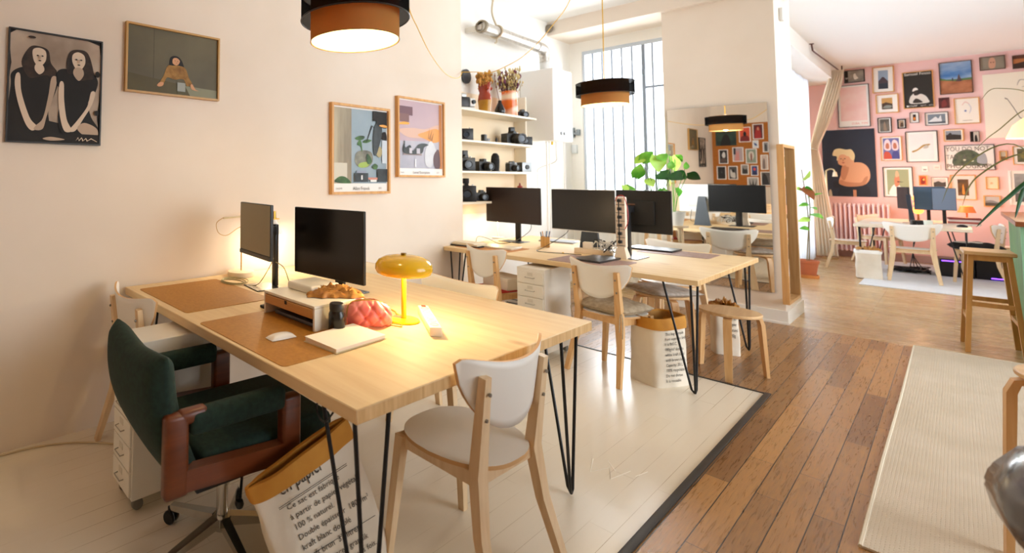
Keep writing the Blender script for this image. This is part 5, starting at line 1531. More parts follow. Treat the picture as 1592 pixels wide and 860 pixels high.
pp = thing('quilted_pouch', 'pink quilted zip pouch beside the dark jar on the near desk', 'pouch', (1.352, .165, DTM), R(62))
b.build('body', blotch('#e26c64', '#ee8c80', 14, .4, name='pink_satin'), pp)
b = MB(); b.tube(spline([(-.088, 0, .012), (-.1, .0, .05), (-.086, 0, .095), (-.03, 0, .108), (.05, 0, .098), (.085, 0, .07)], 6), .003, None, 6); b.build('zip', mat('#d2b25a', .3, .6), pp)
b = MB(); b.tube(spline([(.085, -.02, .004), (.12, -.045, .003), (.135, -.02, .003), (.10, .0, .004)], 6), .0028, None, 6); b.build('wrist_loop', mat('#a8862c', .5), pp)

# yellow mushroom lamp
YEL = blotch('#d6a814', '#e0b41e', 2, .16, name='yellow_enamel')
yl = thing('table_lamp', 'yellow mushroom-shaped metal table lamp glowing on the near desk', 'lamp', (1.388, .346, DT))
b = MB(); b.lathe([(0, 0), (.066, 0), (.069, .004), (.066, .009), (.03, .012), (0, .012)], 40); b.build('base', YEL, yl)
b = MB(); b.cyl((0, 0, .010), (0, 0, .235), .0115, None, 20); b.build('stem', YEL, yl)
b = MB(); b.lathe([(.106, .206), (.118, .212), (.1255, .228), (.124, .248), (.110, .270), (.082, .284), (.045, .290), (0, .291)], 48)
b.lathe([(.104, .207), (.115, .214), (.1225, .229), (.121, .247), (.108, .267), (.081, .281), (.045, .287), (0, .288)], 48)
b.build('shade', YEL, yl)
b = MB(); b.lathe([(0, .290), (.012, .290), (.012, .300), (0, .301)], 16); b.build('finial', mat('#8a6a1c', .3, .7), yl)
b = MB(); b.lathe([(0, .226), (.020, .232), (.028, .245), (.02, .262), (0, .268)], 20, None); b.build('bulb', BULB, yl)
b = MB(); b.tube(spline([(-.03, .06, .004), (-.08, .05, .004), (-.12, .08, .004), (-.2, .10, .004)], 6), .003, None, 6); b.build('cord', YCORD, yl)
point_light('table_lamp_light', (1.388 + .045, .346 - .0, DT + .213), 6.5, WARM, .02)
# power strip
ps = thing('power_strip', 'white multi-socket power strip lying beside the yellow lamp', 'power strip', (1.485, .395, DT), R(-44))
b = MB(); b.box(-.175, .175, -.024, .024, 0, .038, None, .004); b.build('body', mat('#efe7da', .4), ps)
for k in range(6):
    b = MB(); b.lathe([(.017, .0385), (.015, .0386), (.014, .0395), (.017, .0395), (.017, .0385)], 20, None, (-.115 + k * .05, 0, 0)); b.build('socket', mat('#c9b89f', .5), ps)
b = MB(); b.box(-.165, -.145, -.010, .010, .038, .042, None, .002); b.build('switch', mat('#c4452c', .4), ps)
# notebook
nb = thing('spiral_notebook', 'open-lying white spiral notebook with pinkish page edges, in front of the pouch', 'notebook', (1.435, -.055, DTM), R(3))
b = MB(); b.box(-.083, .083, -.138, .138, .002, .016, None, .001, seg=1); b.build('pages', mat('#efe3d2', .8), nb)
b = MB(); b.box(-.088, .086, -.142, .142, 0, .002); b.build('back_cover', mat('#d9cfa8', .6), nb)
b = MB(); b.box(-.085, .085, -.140, .136, .016, .0185, T=Matrix.Rotation(R(1.5), 4, 'Y')); b.build('top_page', mat('#f6efe2', .8), nb)
b = MB()
for k in range(24):
    y = -.13 + k * .0113
    b.tube([(-.088 + .008 * math.cos(a * PI / 5), y, .010 + .010 * math.sin(a * PI / 5)) for a in range(10)], .0011, None, 4, closed=True)
b.build('spiral_binding', mat('#d9a05a', .3, .8), nb)
ms = thing('computer_mouse', 'white low-profile computer mouse on the tan desk mat', 'mouse', (1.268, -.245, DTM), R(-4))
tb = bmesh.new(); V_ = []
for i in range(17):
    row = []
    for j in range(13):
        u, v = -1 + i / 8, -1 + j / 6
        e = max(0, 1 - abs(u) ** 3) ** .5 * max(0, 1 - abs(v) ** 3) ** .5
        row.append(tb.verts.new((u * .029 * (1 - .08 * v * v), v * .057, .002 + .017 * e * (1 - .15 * v * v))))
    V_.append(row)
for i in range(16):
    for j in range(12): tb.faces.new((V_[i][j], V_[i + 1][j], V_[i + 1][j + 1], V_[i][j + 1]))
b = MB(); b.merge(tb, None, None, True); b.build('shell', mat('#f2eee6', .2), ms)
b = MB(); b.box(-.026, .026, -.052, .052, 0, .003, None, .001); b.build('underside', mat('#8d8a84', .4), ms)
b = MB(); b.box(.835, .885, -.055, -.025, DT, DT + .014, None, .003); tag(b.build('usb_hub', K), 'tiny black plug lying left of the riser', 'plug')

# ================================================================== PAPER BAGS
PAPERW = blotch('#d9cdb9', '#e6dccb', 5, .85, bump=.5, name='white_kraft'); INK = mat('#3a332c', .8)
RIMK = blotch('#b5771f', '#c68a30', 7, .8, bump=.3, name='rolled_kraft')
def paper_bag(label, loc, rz, w, d, h, rim, shear=0.0, topslope=0.0, seed=1, lines=None, face='x', tsize=.9, crumple_top=False, group=None, taper=0.0, rimm=None):
    """w along local X, d along local Y; shear leans the top; topslope lifts one side"""
    t = thing('paper_bag', label, 'bag', loc, rz)
    N = 48
    dep = lambda f: d / 2 * (1 - taper * f)
    rnd_ = random.Random(seed)
    def ring(f, grow=0.0):
        P = []
        for k in range(N):
            a = 2 * PI * k / N
            c, s = math.cos(a), math.sin(a)
            p = lerp(.30, .62, f)
            x = (w / 2 + grow) * math.copysign(abs(c) ** p, c); y = (dep(f) + grow) * math.copysign(abs(s) ** p, s)
            nn = noise.noise(Vector((c * 1.6, s * 1.6, f * 4 + seed))) * .010 * (.3 + f)
            x += nn * c; y += nn * s
            z = h * f * (1 + topslope * (x / w) * f)
            P.append(Vector((x + shear * z, y, z)))
        return P
    tb = bmesh.new()
    NR = 14
    rings = [[tb.verts.new(p) for p in ring(i / NR)] for i in range(NR + 1)]
    for i in range(NR):
        for k in range(N): tb.faces.new((rings[i][k], rings[i][(k + 1) % N], rings[i + 1][(k + 1) % N], rings[i + 1][k]))
    tb.faces.new(rings[0])
    b = MB(); b.merge(tb, None, None, True); b.build('body', PAPERW, t)
    # rolled rim
    tb = bmesh.new()
    spec = [(1.0, -.006), (1.0, .006), (1 - rim / h * .5, .010), (1 - rim / h, .008), (1 - rim / h + .01, .002)]
    rings = [[tb.verts.new(p) for p in ring(f, g)] for f, g in spec]
    inner = [tb.verts.new(p) for p in ring(.78, -.008)]
    allr = [inner] + rings
    for r0, r1 in zip(allr, allr[1:]):
        for k in range(N): tb.faces.new((r0[k], r0[(k + 1) % N], r1[(k + 1) % N], r1[k]))
    b = MB(); b.merge(tb, None, None, True); b.build('rolled_rim', rimm or RIMK, t)
    # dark kraft lining
    tb = bmesh.new()
    rr = [[tb.verts.new(p) for p in ring(f, -.010)] for f in (.98, .6, .25)]
    for r0, r1 in zip(rr, rr[1:]):
        for k in range(N): tb.faces.new((r0[k], r0[(k + 1) % N], r1[(k + 1) % N], r1[k]))
    b = MB(); b.merge(tb, None, None, True); b.build('lining', KRAFT, t)
    if crumple_top:
        tb = bmesh.new(); V_ = []
        for i in range(19):
            row = []
            for j in range(15):
                u, v = -1 + i / 9, -1 + j / 7
                nz = abs(noise.noise(Vector((u * 2.6, v * 3.2, seed)))) + .6 * abs(noise.noise(Vector((u * 6, v * 7, 2))))
                row.append(tb.verts.new((shear * h + u * w * .50, v * d * .50, h * (.97) + .075 * nz * (1.3 - u * u * .8 - v * v * .4))))
            V_.append(row)
        for i in range(18):
            for j in range(14): tb.faces.new((V_[i][j], V_[i + 1][j], V_[i + 1][j + 1], V_[i][j + 1]))
        b = MB(); b.merge(tb, None, None, False); b.build('crumpled_top', KRAFT, t)
    if lines:
        # lettering laid on the -Y side
      for blk in ([lines] if isinstance(lines[0], str) else lines):
        tm_ = text_mb(blk[0], 1.0, INK, 'LEFT', None, line=blk[2])
        vs = tm_.bm.verts[:]
        xs = [v.co.x for v in vs]; zs = [v.co.z for v in vs]
        x0, x1, z0, z1 = min(xs), max(xs), min(zs), max(zs)
        (fx0, fx1, ft0, ft1) = blk[1]
        for v in vs:
            s = (v.co.x - x0) / (x1 - x0); q = (z1 - v.co.z) / (z1 - z0)
            xx = lerp(fx0, fx1, s) * w / 2; f = lerp(ft0, ft1, q)
            z = h * f * (1 + topslope * (xx / w) * f)
            pw = lerp(.30, .62, f)
            c_ = (min(abs(xx) / (w / 2), 1)) ** (1 / pw); s_ = max(0, 1 - c_ * c_) ** .5
            yy = -dep(f) * (s_ ** pw)
            nn = noise.noise(Vector((math.copysign(c_, xx) * 1.6, -s_ * 1.6, f * 4 + seed))) * .010 * (.3 + f)
            yy -= nn * s_ + .0035
            v.co = Vector((xx + shear * z, yy, z))
        tm_.build('lettering', None, t, recalc=False)
        for (f, hx) in (blk[3] if len(blk) > 3 else []):
            b = MB()
            P = []
            for q in range(13):
                xx = lerp(-.72, hx, q / 12) * w / 2
                z = h * f * (1 + topslope * (xx / w) * f)
                P.append((xx + shear * z, -dep(f) - .012, z))
            b.sweep(P, .0004, .0009, None, ref=Vector((0, 1, 0))); b.build('printed_rule', INK, t)
    return t
# the big leaning one under the near desk (its printed side faces +X)
paper_bag('large white paper bag with French lettering and a brown rim, leaning under the near desk', (1.53, -.175, 0), PI / 2, .46, .13, .47, .062, -.385, .22, 2,
          (('en papier', (-.60, .22, .925, .80), 1.0), ('Ce sac est fabriqué\nà partir de papier végétal.\n100 % naturel.\nDouble épaisseur  180g/m²\nkraft blanc doublé\nkraft brun  33 litres\nContenance : graphik\nNe pas jeter  jours fois.\nIl est réutilisable', (-.58, .84, .745, .08), 1.3, [(.78, .62), (.768, .62), (.36, .80)])), taper=.75)
paper_bag('white paper bag with English lettering and a rolled brown rim, standing under the shelf-side desk', (1.60, 2.76, 0), PI / 2 - R(24), .29, .22, .455, .075, 0, 0.03, 5,
          ('This bag is made\nfrom superior kraft\nIt is BaS.C.\n180g/m² double\nwhite kraft lined\nwith brown kraft.\nCapacity: 33 L\n100% recyclable\nDo not throw\nIt is reusable', (-.50, .80, .80, .08), 1.22))
paper_bag('small white paper bag with a crumpled brown top, behind the round birch stool', (1.715, 3.87, 0), R(28), .165, .12, .39, .03, 0, 0, 8,
          ('sac en\npapier\nnaturel\n180g', (.2, .8, .75, .35), 1.2), crumple_top=True)
paper_bag('white plastic-lined paper bag by the left leg of the far desk', (2.07, 9.60, .01), R(10), .24, .20, .40, .05, 0, 0, 11, None, crumple_top=True, rimm=mat('#f0eee8', .7))

# ================================================================== THINGS ON THE SHELF-SIDE DESK
monitor('widescreen monitor with a brown-black screen in front of the wall shelves', .205, 3.43, 0, .565, .357, 1.1185, .10, (-.13, .10, -.05, .15), (.026, .012), SCR_B)
monitor('black widescreen monitor in the middle of the shelf-side desk, white on its back', .868, 3.40, R(-1), .535, .375, 1.1075, .13, (-.085, .085, .05, .21), (.03, .012), mat('#130f09', .22), back=mat('#f0f1f1', .35), foot_c=mat('#39424c', .4), tri=True)
m5_ = monitor('black monitor turned away from the camera, its back towards the near desk', 1.215, 3.52, PI, .56, .355, 1.118, .12, (-.14, .10, .08, .34), (.03, .025), mat('#0d0d0e', .55, 0, .2), pole_top=.42)
b = MB(); b.box(-.035, .035, .0405, .0425, .42, .433); b.build('maker_plate', mat('#7a5238', .4), m5_)
tw = thing('power_tower', 'upright cream power-socket tower with black plugs and a red cable', 'power strip', (1.245, 3.20, DT))
b = MB(); b.lathe([(0, 0), (.062, 0), (.062, .012), (.040, .075), (.034, .10), (0, .10)], 4, None, T=Matrix.Rotation(R(45), 4, 'Z'), smooth=False); b.build('base', mat('#ead9c2', .45), tw)
b = MB(); b.box(-.034, .034, -.022, .022, .09, .495, None, .006); b.build('body', mat('#efdcc6', .45), tw)
for k in range(6):
    z = .135 + k * .066
    b = MB(); b.box(-.012, .012, -.052, -.022, z - .012, z + .012, None, .003); b.box(-.03, .03, -.026, -.022, z - .034, z - .031); b.build('plug', BLACK, tw)
b = MB(); b.tube([(0, -.05, .12), (0, -.055, .30), (0, -.05, .48)], .004, None, 6); b.build('black_cable', BLACK, tw)
b = MB(); b.tube(spline([(-.03, -.03, .46), (-.01, -.035, .50), (.03, -.03, .50), (.055, -.03, .40), (.055, -.03, .30), (.035, -.03, .24)], 6), .003, None, 6); b.build('red_cable', mat('#c0342c', .4), tw)
mb_ = thing('socket_block', 'long cream power block with a cube adapter behind the closed dark laptop', 'power strip', (1.02, 3.235, DT), R(12))
b = MB(); b.box(-.14, .14, -.03, .03, 0, .045, None, .005); b.build('body', mat('#e9d4b6', .45), mb_)
b = MB(); b.box(-.075, -.005, -.03, .03, .045, .10, None, .006); b.build('adapter', mat('#efe3d0', .45), mb_)
cb = MB(); rnd = random.Random(12)
for k in range(16):
    x, y = 1.04 + rnd.uniform(-.02, .12), 3.26 + rnd.uniform(-.03, .06)
    P = [(x, y, DT + .03)]
    for q in range(4): P.append((x + rnd.uniform(-.06, .08), y + rnd.uniform(-.06, .06), DT + rnd.uniform(.03, .13)))
    cb.tube(spline(P, 5), rnd.choice((.003, .004)), [mat('#e8e6e0', .5), BLACK][k % 3 == 0], 6)
tag(cb.build('cable_tangle', None), 'tangle of white and black cables behind the cream power block', 'cables')
desk_mat('mauve-brown desk mat under the dark laptop before the linen-cushioned chair', .93, 1.40, 2.60, 3.05, MAUVE)
desk_mat('grey-mauve desk mat on the mirror side of the shelf-side desk', 1.16, 1.66, 3.74, 4.10, MAUVE)
desk_mat('orange-tan desk mat near the wall shelves, under the pale laptop', .06, .56, 2.66, 3.08, blotch('#b9763c', '#c98a4c', 50, .6, name='orange_leather'))
def laptop(label, x, y, rz, w, d, m, z=DT, h=.015):
    t = thing('laptop', label, 'laptop', (x, y, z), rz)
    b = MB(); b.box(-w / 2, w / 2, -d / 2, d / 2, 0, h * .6, None, .002, seg=1); b.build('base', m, t)
    b = MB(); b.box(-w / 2, w / 2, -d / 2, d / 2, h * .64, h, None, .002, seg=1); b.build('lid', m, t)
    return t
SPACE = mat('#4a4644', .35, .6)
laptop('closed dark laptop on the mauve-brown mat, in front of the power tower', 1.165, 2.92, R(-2), .20, .36, SPACE, DTM)
laptop('closed dark laptop on the mirror side of the shelf-side desk, behind the turned-away monitor', 1.215, 4.01, R(0), .34, .26, mat('#3b3a3e', .3, .6), DTM)
laptop('closed pale laptop on the orange-tan mat below the brown-black screen', .36, 2.93, R(4), .30, .21, mat('#e3d8c2', .4, .2), DTM)
laptop('closed grey laptop lying behind the pencil cup', .45, 3.86, R(10), .31, .22, mat('#a5a9b2', .35, .5))
bkz = DT
for i, (w, d, hh, col, lb, rz) in enumerate(((.28, .20, .012, '#2c2622', 'black folder at the bottom of the small stack by the shelf wall', 8), (.25, .18, .014, '#e4d4b4', 'cream notebook in the middle of the small stack by the shelf wall', 4), (.22, .16, .010, '#efe5d0', 'pale booklet on top of the small stack by the shelf wall', -6))):
    b = MB(); b.box(-w / 2, w / 2, -d / 2, d / 2, 0, hh, None, .0015, seg=1)
    tag(b.build('notebook', mat(col, .6), None, (.13, 2.80, bkz + (.0025)), (0, 0, R(rz))), lb, 'notebook'); bkz += hh
cp = thing('pencil_cup', 'square wooden pencil cup between the two front-facing monitors', 'pencil cup', (.563, 3.355, DT), R(20))
b = MB()
s_ = .036
for (x0, x1, y0, y1) in ((-s_, s_, -s_, -s_ + .004), (-s_, s_, s_ - .004, s_), (-s_, -s_ + .004, -s_, s_), (s_ - .004, s_, -s_, s_)): b.box(x0, x1, y0, y1, 0, .095)
b.box(-s_, s_, -s_, s_, 0, .004); b.build('cup', wood('#c7944f', '#dcae6c', 'z', 9, .5, name='cup_wood'), cp)
for i, (x, y, col, dx, dy) in enumerate(((-.02, .0, '#26303a', -.02, .01), (-.01, .015, '#e0902c', -.015, 0), (.004, -.01, '#2c6fb0', .012, -.01), (.015, .01, '#2b2b2b', .02, .008), (.0, .02, '#d8d4cc', 0, .014), (.02, -.015, '#234a86', .02, -.01))):
    b = MB(); b.cyl((x, y, .006), (x + dx, y + dy, .135 + .008 * (i % 3)), .004, None, 8)
    p = b.build('pencil', mat(col, .5), None, (.563, 3.355, DT), (0, 0, R(20)))
    tag(p, None, 'pen', 'pens in the wooden pencil cup'); p['label'] = ['black pen', 'orange pencil', 'blue pen', 'dark marker', 'pale pen', 'navy pen'][i] + ' standing in the square wooden cup'
b = MB()
b.tube(spline([(.10, 2.98, DT + .004), (.04, 3.05, DT + .004), (.03, 3.1, DT + .06), (.12, 3.12, DT + .05), (.20, 3.2, DT + .004), (.30, 3.3, DT + .03), (.36, 3.46, DT + .12), (.36, 3.5, DT + .19)], 6), .0028, None, 6)
tag(b.build('charging_cable', mat('#6a5f4c', .5)), 'thin cable curling over the desk left of the first widescreen monitor', 'cable')
b = MB()
b.tube(spline([(.74, 3.45, DT + .20), (.72, 3.40, DT + .13), (.66, 3.15, DT + .03), (.66, 3.0, DT + .004), (.82, 3.02, DT + .004), (.98, 3.1, DT + .004)], 6), .0028, None, 6)
tag(b.build('charging_cable', mat('#2a2a2a', .5)), 'dark cable dropping from the middle monitor to the desk beside the pencil cup', 'cable')
b = MB(); b.lathe([(0, -.009), (.008, 0), (0, .009)], 10, None, (.86, 3.04, DT + .009)); tag(b.build('cable_clip', mat('#e0a21c', .4)), 'small yellow clip on the dark cable', 'clip')
# reading lamp behind the first widescreen monitor
rl_ = thing('desk_lamp', 'small dark lamp glowing behind the brown-black monitor, lighting the shelf wall', 'lamp', (-.06, 3.62, DT))
b = MB(); b.lathe([(0, 0), (.06, 0), (.06, .012), (0, .014)], 24); b.build('base', mat('#d8d2c4', .4), rl_)
b = MB(); b.tube([(0, 0, .012), (0, 0, .30)], .005, None, 8); b.build('stem', mat('#d8d2c4', .4), rl_)
b = MB(); b.lathe([(.075, .20), (.06, .25), (.03, .29), (0, .30)], 24); b.build('shade', mat('#e9e2d2', .4), rl_)
b = MB(); b.lathe([(0, .215), (.02, .235), (0, .26)], 12); b.build('bulb', BULB, rl_)
point_light('shelf_lamp_light', (-.06, 3.56, DT + .20), 4.5, WARM, .02)

# on the chair by the shelves
b = MB(); b.box(-.14, .14, -.11, .11, 0, .095, None, .003, seg=1)
wb = tag(b.build('storage_box', mat('#e9dfce', .6), None, (.53, 2.70, .456), (0, 0, R(-16))), 'flat white cardboard box on the seat of the chair near the shelves', 'box')
b = MB(); b.box(-.142, .142, -.112, .112, .072, .097, None, .003, seg=1); b.build('lid', mat('#efe6d6', .6), wb)
b = MB(); b.box(-.18, .15, -.15, .14, 0, .009, None, .003); tag(b.build('red_cloth', mat('#b02a22', .8), None, (.52, 2.66, .4465), (0, 0, R(-14))), 'red cloth between the white box and the chair seat', 'cloth')
b = MB(); b.box(-.17, .17, -.12, .12, 0, .30, None, .005)
o = tag(b.build('floor_box', mat('#dadbdc', .5), None, (.42, 3.30, 0), (0, 0, R(4))), 'pale grey box on the floor under the shelf-side desk', 'box')
b = MB()
for k in range(7): b.box(-.15, .15, -.123, -.12, .03 + k * .035, .04 + k * .035)
b.build('vent_slots', mat('#77797c', .6), o)

# white radiator under the first window
wr = thing('radiator', 'white column radiator under the window behind the shelf-side desk', 'radiator', (-.02, 5.86, 0))
for k in range(15):
    b = MB(); b.sweep([(k * .055, 0, .10), (k * .055, 0, .86)], .018, .05, None, ref=Vector((1, 0, 0)), n=8); b.build('column', mat('#efefec', .4), wr)
b = MB(); b.cyl((-.02, 0, .82), (.79, 0, .82), .014); b.build('header_pipe', mat('#efefec', .4), wr)
for x in (.03, .74):
    b = MB(); b.box(x - .012, x + .012, -.03, .03, 0, .11); b.build('foot', mat('#efefec', .4), wr)

# ================================================================== PLANTS
LEAF = blotch('#3f9a22', '#86c846', 6, .45, name='leaf_green'); LEAFD = blotch('#123f16', '#1f5a22', 6, .4, name='leaf_dark')
LEAFL = blotch('#9fd84a', '#c4ea72', 6, .45, name='leaf_light')
def leaf(b, base, tip, width, m, droop=.15, fold=.18, up=Vector((0, 0, 1)), heart=True, n=9):
    base, tip = Vector(base), Vector(tip)
    ax = tip - base; L_ = ax.length; d = ax.normalized()
    side = d.cross(up)
    if side.length < .05: side = Vector((1, 0, 0))
    side.normalize(); nrm = side.cross(d)
    rows = []
    for i in range(n + 1):
        f = i / n
        wdt = width * ((math.sin(PI * min(1, f * .92 + .08)) ** .75) * (1.15 - .55 * f) if heart else math.sin(PI * (f * .96 + .02)) ** .8)
        c = base + ax * f + nrm * (droop * L_ * math.sin(PI * f) * .6) - up * (droop * L_ * f * f * .5)
        if i == n: wdt = .0005
        row = []
        for s in (-1, -.5, 0, .5, 1):
            bk_ = (-.10 * L_ * (abs(s) ** 1.5) if heart and i == 0 else 0)
            row.append(b.bm.verts.new(c + side * (s * wdt) + nrm * (fold * wdt * abs(s)) + d * bk_))
        rows.append(row)
    mi = b.mi(m)
    for r0, r1 in zip(rows, rows[1:]):
        for k in range(4):
            f = b.bm.faces.new((r0[k], r0[k + 1], r1[k + 1], r1[k])); f.material_index = mi; f.smooth = True
pl = thing('potted_plant', 'leafy green plant in front of the window, its leaves showing above the monitors', 'plant', (.93, 5.08, 0))
for k in range(3):
    a = k * 2 * PI / 3 + .9
    b = MB(); b.sweep([(.15 * math.cos(a), .15 * math.sin(a), 0), (.11 * math.cos(a), .11 * math.sin(a), .84)], .012, .016, None); b.build('stand_leg', BIRCH_P, pl)
b = MB(); b.lathe([(0, .84), (.13, .84), (.13, .86), (0, .86)], 28); b.build('stand_top', BIRCH_P, pl)
b = MB(); b.lathe([(0, .86), (.08, .86), (.105, 1.0), (.11, 1.02), (.10, 1.02), (.09, 1.0), (0, .99)], 28); b.build('pot', mat('#d8d2c6', .6), pl)
LV = [((-.30, 0, .52), (-.22, .02, .36), .055, LEAF), ((-.31, .0, .53), (-.26, -.06, .44), .03, LEAFL), ((-.20, .02, .62), (-.13, -.02, .78), .055, LEAF), ((-.13, 0, .80), (-.02, .0, .91), .055, LEAF), ((-.10, 0, .86), (-.20, 0, .78), .04, LEAFL),
      ((.0, 0, .86), (.03, -.02, .68), .065, LEAFL), ((.03, .0, .86), (.10, -.02, .80), .05, LEAF), ((-.09, 0, .60), (-.02, -.02, .52), .045, LEAFL), ((.02, 0, .66), (.13, -.03, .60), .07, LEAFD), ((.13, -.02, .64), (.25, -.06, .60), .06, LEAFD), ((.12, 0, .72), (.14, .02, .80), .03, LEAF),
      ((.04, .02, .50), (.06, 0, .40), .04, LEAF), ((-.14, .02, .46), (-.18, 0, .38), .035, LEAF)]
ZP = .79
stm = MB(); lf = MB()
for (a, c, w_, m_) in LV:
    a, c = Vector(a), Vector(c)
    A_ = a + Vector((0, 0, ZP)); C_ = c + Vector((0, 0, ZP))
    stm.tube(spline([(a.x * .1, 0, .99), (a.x * .4, a.y * .5, lerp(1.0, ZP + a.z, .5)), tuple(A_)], 6), .0035, None, 6)
    leaf(lf, A_, C_, w_ * 1.3, m_, up=Vector((.55, -.75, .35)))
stm.build('stems', mat('#5f8a3a', .6), pl); lf.build('leaves', None, pl, recalc=False)

pl2 = thing('potted_plant', 'tall thin potted plant on the floor beside the sheer curtains', 'plant', (1.545, 8.95, 0))
b = MB(); b.lathe([(0, 0), (.09, 0), (.095, .035), (.088, .04), (.115, .21), (.125, .215), (.125, .25), (.108, .25), (.10, .22), (0, .21)], 28)
b.mats = [mat('#b4623a', .7)]
b.build('pot', None, pl2)
b = MB(); b.lathe([(0, 0), (.115, 0), (.12, .045), (.11, .045), (.10, .01), (0, .01)], 28); b.build('saucer', mat('#c9803c', .6), pl2)
stm = MB(); lf = MB()
STK = [[(0, 0, .2), (.02, 0, .55), (.05, .02, .95), (.04, .02, 1.25)], [(.02, .02, .2), (.03, .03, .6), (.02, .05, 1.0), (-.02, .05, 1.55)]]
for S_ in STK: stm.tube(spline(S_, 6), .007, None, 6)
rnd = random.Random(3)
for (p, q, w_, m_) in (((.0, .03, 1.40), (.09, -.1, 1.55), .035, LEAFL), ((.02, .03, 1.24), (.08, -.08, 1.30), .05, LEAF), ((-.02, .03, 1.25), (-.10, -.1, 1.28), .04, LEAFL), ((.04, .02, 1.0), (.14, -.1, .98), .045, LEAF), ((.03, .03, 1.05), (-.05, -.1, 1.02), .035, LEAF), ((.05, .02, .90), (.20, -.1, .86), .055, LEAF), ((.04, 0, .84), (-.06, -.12, .80), .045, LEAFL), ((.03, .0, .70), (-.05, -.1, .70), .04, LEAF), ((.04, .02, 1.15), (.2, -.05, 1.22), .02, LEAF)):
    leaf(lf, p, q, w_, m_, up=Vector((.5, -.7, .5)))
stm.build('stems', mat('#7a6a44', .7), pl2); lf.build('leaves', None, pl2, recalc=False)
lf = MB(); leaf(lf, (-.02, .02, 1.28), (.12, -.12, 1.12), .07, mat('#8a4a1c', .7), up=Vector((.5, -.7, .5))); lf.build('withered_leaf', None, pl2, recalc=False)

pl3 = thing('potted_plant', 'long-leaved plant on the green counter, leaves drooping in at the right edge', 'plant', (3.38, 5.62, 1.085))
b = MB(); b.lathe([(0, 0), (.10, 0), (.13, .18), (.135, .20), (.12, .20), (.11, .18), (0, .17)], 28); b.build('pot', mat('#d9d2c4', .5), pl3)
lf = MB()
def strap(b, P, w, m):
    P = spline(P, 8); n = len(P)
    rows = []
    for i, p in enumerate(P):
        t_ = (P[min(i + 1, n - 1)] - P[max(i - 1, 0)]).normalized()
        s_ = t_.cross(Vector((.45, -.85, .3))).normalized()
        f = i / (n - 1); ww = w * (math.sin(PI * (.12 + .88 * f)) ** .7) if f < 1 else .0003
        nm = s_.cross(t_)
        rows.append([b.bm.verts.new(p - s_ * ww), b.bm.verts.new(p + nm * ww * .35), b.bm.verts.new(p + s_ * ww)])
    mi = b.mi(m)
    for a, c in zip(rows, rows[1:]):
        for k in range(2):
            f = b.bm.faces.new((a[k], a[k + 1], c[k + 1], c[k])); f.material_index = mi; f.smooth = True
strap(lf, [(0, 0, .18), (-.10, -.05, .42), (-.20, -.10, .28), (-.26, -.14, .02)], .018, LEAFD)
strap(lf, [(0, 0, .18), (-.14, -.08, .34), (-.30, -.16, .16), (-.44, -.22, -.06)], .014, LEAFD)
strap(lf, [(0, .02, .18), (-.08, -.12, .40), (-.16, -.2, .22), (-.2, -.24, -.02)], .022, LEAFD)
strap(lf, [(0, .02, .18), (-.05, -.12, .62), (-.10, -.2, .55), (-.16, -.24, .30)], .026, LEAFD)
strap(lf, [(0, .02, .18), (-.18, -.05, .52), (-.42, -.1, .34), (-.50, -.14, .10)], .006, mat('#6b6a38', .6))
strap(lf, [(0, .02, .18), (-.24, -.05, .60), (-.50, -.1, .40), (-.60, -.14, .12)], .005, mat('#6b6a38', .6))
strap(lf, [(0, .02, .18), (-.12, -.05, .86), (-.32, -.1, .70), (-.42, -.14, .56)], .004, mat('#7d7444', .6))
strap(lf, [(0, .02, .18), (-.1, -.05, .9), (-.30, -.1, 1.05), (-.38, -.14, .96)], .004, mat('#7d7444', .6))
lf.build('leaves', None, pl3, recalc=False)

# ================================================================== CURTAINS AND THE FAR CORNER
SHEER = translucent('#e9edf2', '#e6ecf4', .55, .18, 'sheer_cloth')
def sheer(label, y0, y1, x, z0, z1, folds, amp):
    b = MB()
    b.grid(lambda u, v: (x + amp * math.sin(u * folds * 2 * PI) + amp * .4 * math.sin(u * folds * 5.1 + v * 2), lerp(y0, y1, u), lerp(z0, z1, v)), folds * 10, 8)
    return tag(b.build('sheer_curtain', SHEER), label, 'curtain')
sheer('long white sheer curtain across the far side window, beside the pier', 6.75, 9.2, 1.30, .03, 3.18, 22, .022)
sheer('white sheer curtain across the far side window, beyond the tall plant', 9.25, 11.5, 1.32, .03, 3.18, 20, .026)
CURTL = translucent('#ebe3d4', '#f0e6d2', .4, 0, 'linen_curtain')
b = MB()
def cur(u, v):
    z = lerp(3.36, .05, v)
    k = min(1, v / .42)
    if v < .42:
        s = (v / .42); cx = lerp(1.665, 1.33, s ** 1.15); hw = lerp(.080, .040, s)+ .03 * math.sin(PI * s)
    else:
        s = (v - .42) / .58; cx = lerp(1.33, 1.44, s ** .8); hw = lerp(.045, .125, s ** .8)
    f = math.sin(u * 6 * 2 * PI + v * 2.0)
    return (cx + (u - .5) * 2 * hw + .008 * f, 11.75 + .035 * f + (u - .5) * .10, z)
b.grid(cur, 72, 40)
ct = tag(b.build('linen_curtain', CURTL), 'heavy cream curtain gathered to one side in front of the pink wall', 'curtain')
b = MB(); b.tube([(1.33 + .055 * math.cos(a * PI / 8), 11.75 + .065 * math.sin(a * PI / 8), 1.965 - .02 * math.cos(a * PI / 8)) for a in range(16)], .010, None, 6, closed=True); b.build('tie_back', mat('#cdbb9c', .8), ct)
cr_ = thing('curtain_rail', 'dark bent metal curtain rail under the ceiling of the far room', 'curtain rail', (0, 0, 0))
b = MB(); b.tube(spline([(1.625, 9.50, 3.465), (1.63, 9.51, 3.39), (1.635, 9.62, 3.36), (1.65, 10.8, 3.375), (1.67, 12.0, 3.38), (1.68, 12.25, 3.38)], 5), .010, None, 8); b.build('rail', mat('#5b3a34', .5, .4), cr_)
